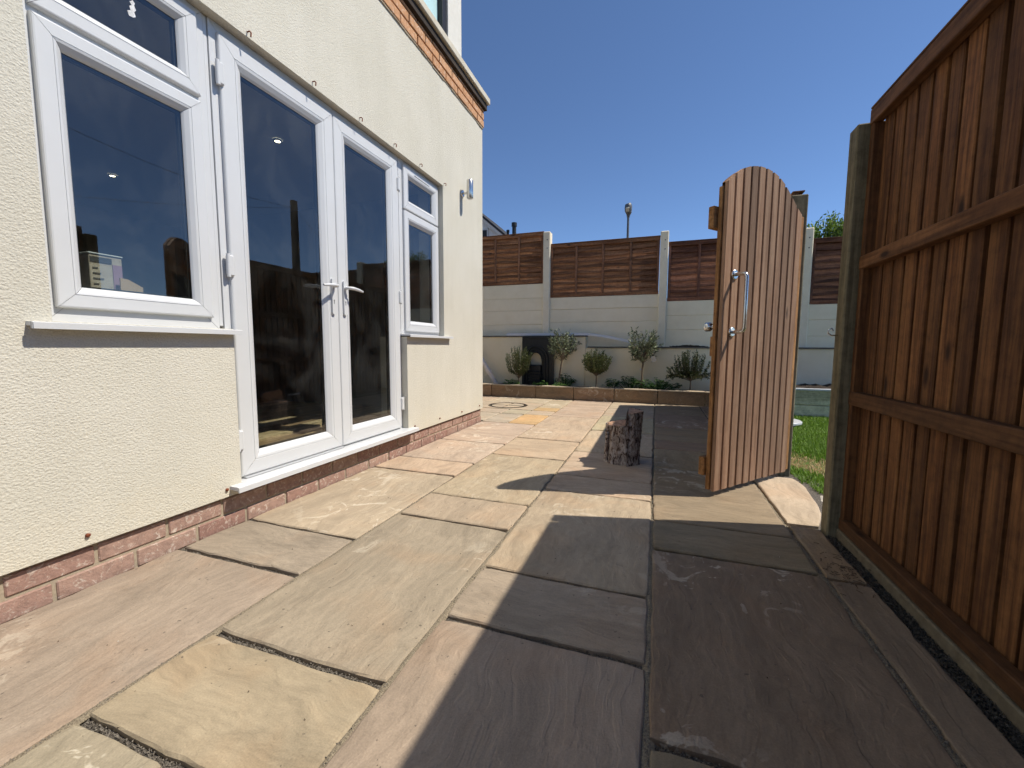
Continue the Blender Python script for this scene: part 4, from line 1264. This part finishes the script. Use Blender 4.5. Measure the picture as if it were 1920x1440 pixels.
# sage timber planter against the back wall
tp_ = thing('timber_planter', (2.4, 6.03, 0), 'sage grey plank planter with white top edge beyond the lawn', 'planter')
sage = mat_wood('sage_painted_plank', (.54, .49, .32), (.61, .56, .38), 'x', knots=False, grain=.4)
for z0, z1 in ((-.05, .128), (.134, .312)):
    b = MB(); b.box(.98, 4.6, 6.02, 6.05, z0, z1, .004); b.obj('plank', sage, tp_, origin=(2.4, 6.02, z0))
b = MB(); b.box(.975, 4.6, 6.005, 6.10, .314, .338, .003); b.obj('white_edge', M['upvc'], tp_)
b = MB(); nx = 60; v = []; f = []
for i in range(nx + 1):
    for j in range(4): v.append((.97 + 3.6 * i / nx, 6.09 + .3 * j, .30 + rg.uniform(0, .05)))
for i in range(nx):
    for j in range(3): a = i * 4 + j; f.append((a, a + 4, a + 5, a + 1))
b.add(v, f, True); structure(b.obj('planter_soil', M['soil']))
# small low garden table mostly hidden by the gate
gt = thing('garden_table', (1.03, 4.28, 0), 'small white topped garden table half hidden behind gate post', 'table')
b = MB(); b.tube([(1.03, 4.28, .172), (1.03, 4.28, .176), (1.03, 4.28, .190), (1.03, 4.28, .194)], [.21, .215, .215, .21], 28, sm=False); b.obj('top', M['upvc'], gt)
b = MB(); b.tube([(1.03, 4.28, .150), (1.03, 4.28, .171)], .17, 24); b.obj('rim', M['dark'], gt)
for a in (-40, 80, 200):
    c, s_ = math.cos(R(a)), math.sin(R(a))
    b = MB(); b.tube([(1.03 + .05 * c, 4.28 + .05 * s_, .155), (1.03 + .155 * c, 4.28 + .155 * s_, -.015)], .012, 8); b.obj('leg', M['trim'], gt)
# eyelet screwed to the end post
b = MB(); b.tube([(.759, 2.213, .895), (.735, 2.213, .895), (.722, 2.213, .905), (.722, 2.213, .918), (.735, 2.213, .925), (.742, 2.213, .915)], .003, 6)
tag(b.obj('hook', M['steel']), 'small steel hook on the tall fence end post', 'hook')

# ------------------------------------------------------------------ beyond the boundary
nh = thing('far_house', (-13, 25, 0), 'white gabled house with dark roof beyond the back fence', 'house')
nhw = mat_noise2('white_house_wall', (.70, .72, .74), (.80, .81, .82), 3, bump=.05)
def rp(x): return 9.35 - (x + 10.9) * .84
b = MB(); b.prism([(-16.5, 0), (-9.25, 0), (-9.25, 7.7), (-10.9, rp(-10.9) - .35), (-12.9, 10.7), (-16.5, 7.7)], 25.0, 33.0, 'y'); b.obj('wall', nhw, nh)
b = MB(); v = [(-12.9, 24.6, 11.02), (-8.7, 24.6, rp(-8.7) - .02), (-8.7, 33, rp(-8.7) - .02), (-12.9, 33, 11.02)]
v += [(p[0], p[1], p[2] - .16) for p in v]
b.add(v, [(0, 1, 2, 3), (7, 6, 5, 4), (0, 4, 5, 1), (1, 5, 6, 2), (2, 6, 7, 3), (3, 7, 4, 0)]); b.obj('roof', mat_noise2('dark_roof', (.03, .032, .036), (.055, .056, .06), 2), nh)
b = MB(); v = [(-12.9, 24.62, 10.83), (-8.75, 24.62, rp(-8.75) - .17), (-8.75, 24.72, rp(-8.75) - .17), (-12.9, 24.72, 10.83)]
v += [(p[0], p[1], p[2] - .22) for p in v]
b.add(v, [(0, 1, 2, 3), (7, 6, 5, 4), (0, 4, 5, 1), (1, 5, 6, 2), (2, 6, 7, 3), (3, 7, 4, 0)]); b.obj('bargeboard', mat_plain('cream_bargeboard', (.62, .58, .52), .6), nh)
b = MB(); b.box(-11.9, -10.32, 24.93, 24.99, 6.9, 8.33, .01); wdo = b.obj('window', M['upvc'], nh)
b = MB(); b.box(-11.75, -10.42, 24.90, 24.925, 7.0, 8.22); b.obj('pane', M['black'], wdo)
b = MB(); b.tube([(-8.6, 25, 0), (-8.6, 25, 8.5)], .13, 12); b.tube([(-8.6, 25, 8.3), (-8.6, 25, 8.52)], .17, 12)
tag(b.obj('flue_pipe', M['iron']), 'black flue pipe rising above the back fence', 'flue')
b = MB(); b.tube([(-8.98, 24.9, 0), (-8.98, 24.9, 8.07)], .075, 10); b.tube([(-8.98, 24.9, 7.95), (-8.98, 24.9, 8.09)], .10, 10); tag(b.obj('vent_pipe', M['iron']), 'short black vent pipe at the eaves of the far house', 'vent')
sl = thing('street_lamp', (-1.40, 20, 0), 'grey street lamp on a slim column behind the fence', 'street lamp')
lampm = mat_plain('lamp_grey', (.10, .105, .11), .5)
b = MB(); b.tube([(-1.40, 20, 0), (-1.40, 20, 1.2), (-1.40, 20, 6.75)], [.09, .065, .05], 10); b.obj('column', lampm, sl)
b = MB(); b.tube([(-1.40, 20, 6.7), (-1.40, 20, 6.82), (-1.38, 19.95, 6.95)], [.055, .08, .14], 12); b.obj('bracket', lampm, sl)
b = MB(); v = []; f = []
for i, (z, rx, ry) in enumerate([(6.86, .10, .11), (6.98, .155, .22), (7.14, .165, .25), (7.24, .15, .22), (7.27, .10, .15)]):
    for k in range(14):
        a = 2 * math.pi * k / 14; v.append((-1.40 + rx * math.cos(a), 19.9 + ry * math.sin(a), z + .05 * math.cos(a) * (i == 4)))
for i in range(4):
    for k in range(14):
        k2 = (k + 1) % 14; f.append((i * 14 + k, i * 14 + k2, i * 14 + 14 + k2, i * 14 + 14 + k))
b.add(v, f, True); b.add(v[:14], [tuple(range(14))[::-1]]); b.add(v[-14:], [tuple(range(14))]); b.obj('lantern', lampm, sl)
b = MB(); b.obox((-1.42, 19.70, 6.99), Vector((.075, 0, 0)), Vector((0, .02, .03)), Vector((0, -.05, .07)), .01); b.obj('lens', mat_plain('lamp_lens', (.55, .50, .38), .2), sl)
# tree over the fence
tr = thing('garden_tree', (3.35, 11, 0), 'bright green leafy tree showing above the fence right of gate', 'tree')
rg = random.Random(55); random.seed(55)
tk = MB(); tk.tube([(3.35, 11, -.05), (3.32, 11, 1.4), (3.35, 11, 2.4), (3.36, 11, 3.2)], [.11, .085, .06, .03], 9)
lv = Leaves()
for i in range(70):
    d = rvec(rg); d.z = abs(d.z) * .9 - .15
    e = Vector((3.45, 11, 3.0)) + Vector((d.x * .80, d.y * .7, d.z * 1.0)) * rg.uniform(.55, 1.05)
    s0 = Vector((3.34, 11, rg.uniform(2.0, 3.0)))
    tk.tube([s0, s0.lerp(e, .5) + rvec(rg) * .08, e], [.018, .012, .004], 4, cap=False)
    for k in range(85):
        p = s0.lerp(e, rg.uniform(.5, 1.06)) + rvec(rg) * rg.uniform(0, .13)
        lv.leaf(p, rvec(rg) + Vector((0, 0, .2)) + (e - s0).normalized() * .7, rg.uniform(.07, .12), rg.uniform(.026, .042), min(1, max(0, rg.gauss(.5, .25))))
tk.obj('trunk', M['bark'], tr); lv.objl('crown', M['treeleaf'], tr)
# telegraph pole mirrored in the door glass
tpx, tpy = 8.0, 11.23
pole = thing('telegraph_pole', (tpx, tpy, 0), 'telegraph pole with wires mirrored in the left door pane', 'telegraph pole')
b = MB(); b.tube([(tpx, tpy, -.05), (tpx, tpy, 5.72)], [.15, .115], 12); b.obj('pole', M['bark'], pole)
for (ex, ey, ez) in ((12, 2.0, 4.3), (6, 2.5, 4.9), (20, 30, 6.5)):
    b = MB(); a0 = Vector((tpx, tpy, 5.5)); a1 = Vector((ex, ey, ez))
    b.tube([a0.lerp(a1, k / 10) - Vector((0, 0, .35 * math.sin(math.pi * k / 10))) for k in range(11)], .0045, 4, cap=False); b.obj('wire', M['black'], pole)
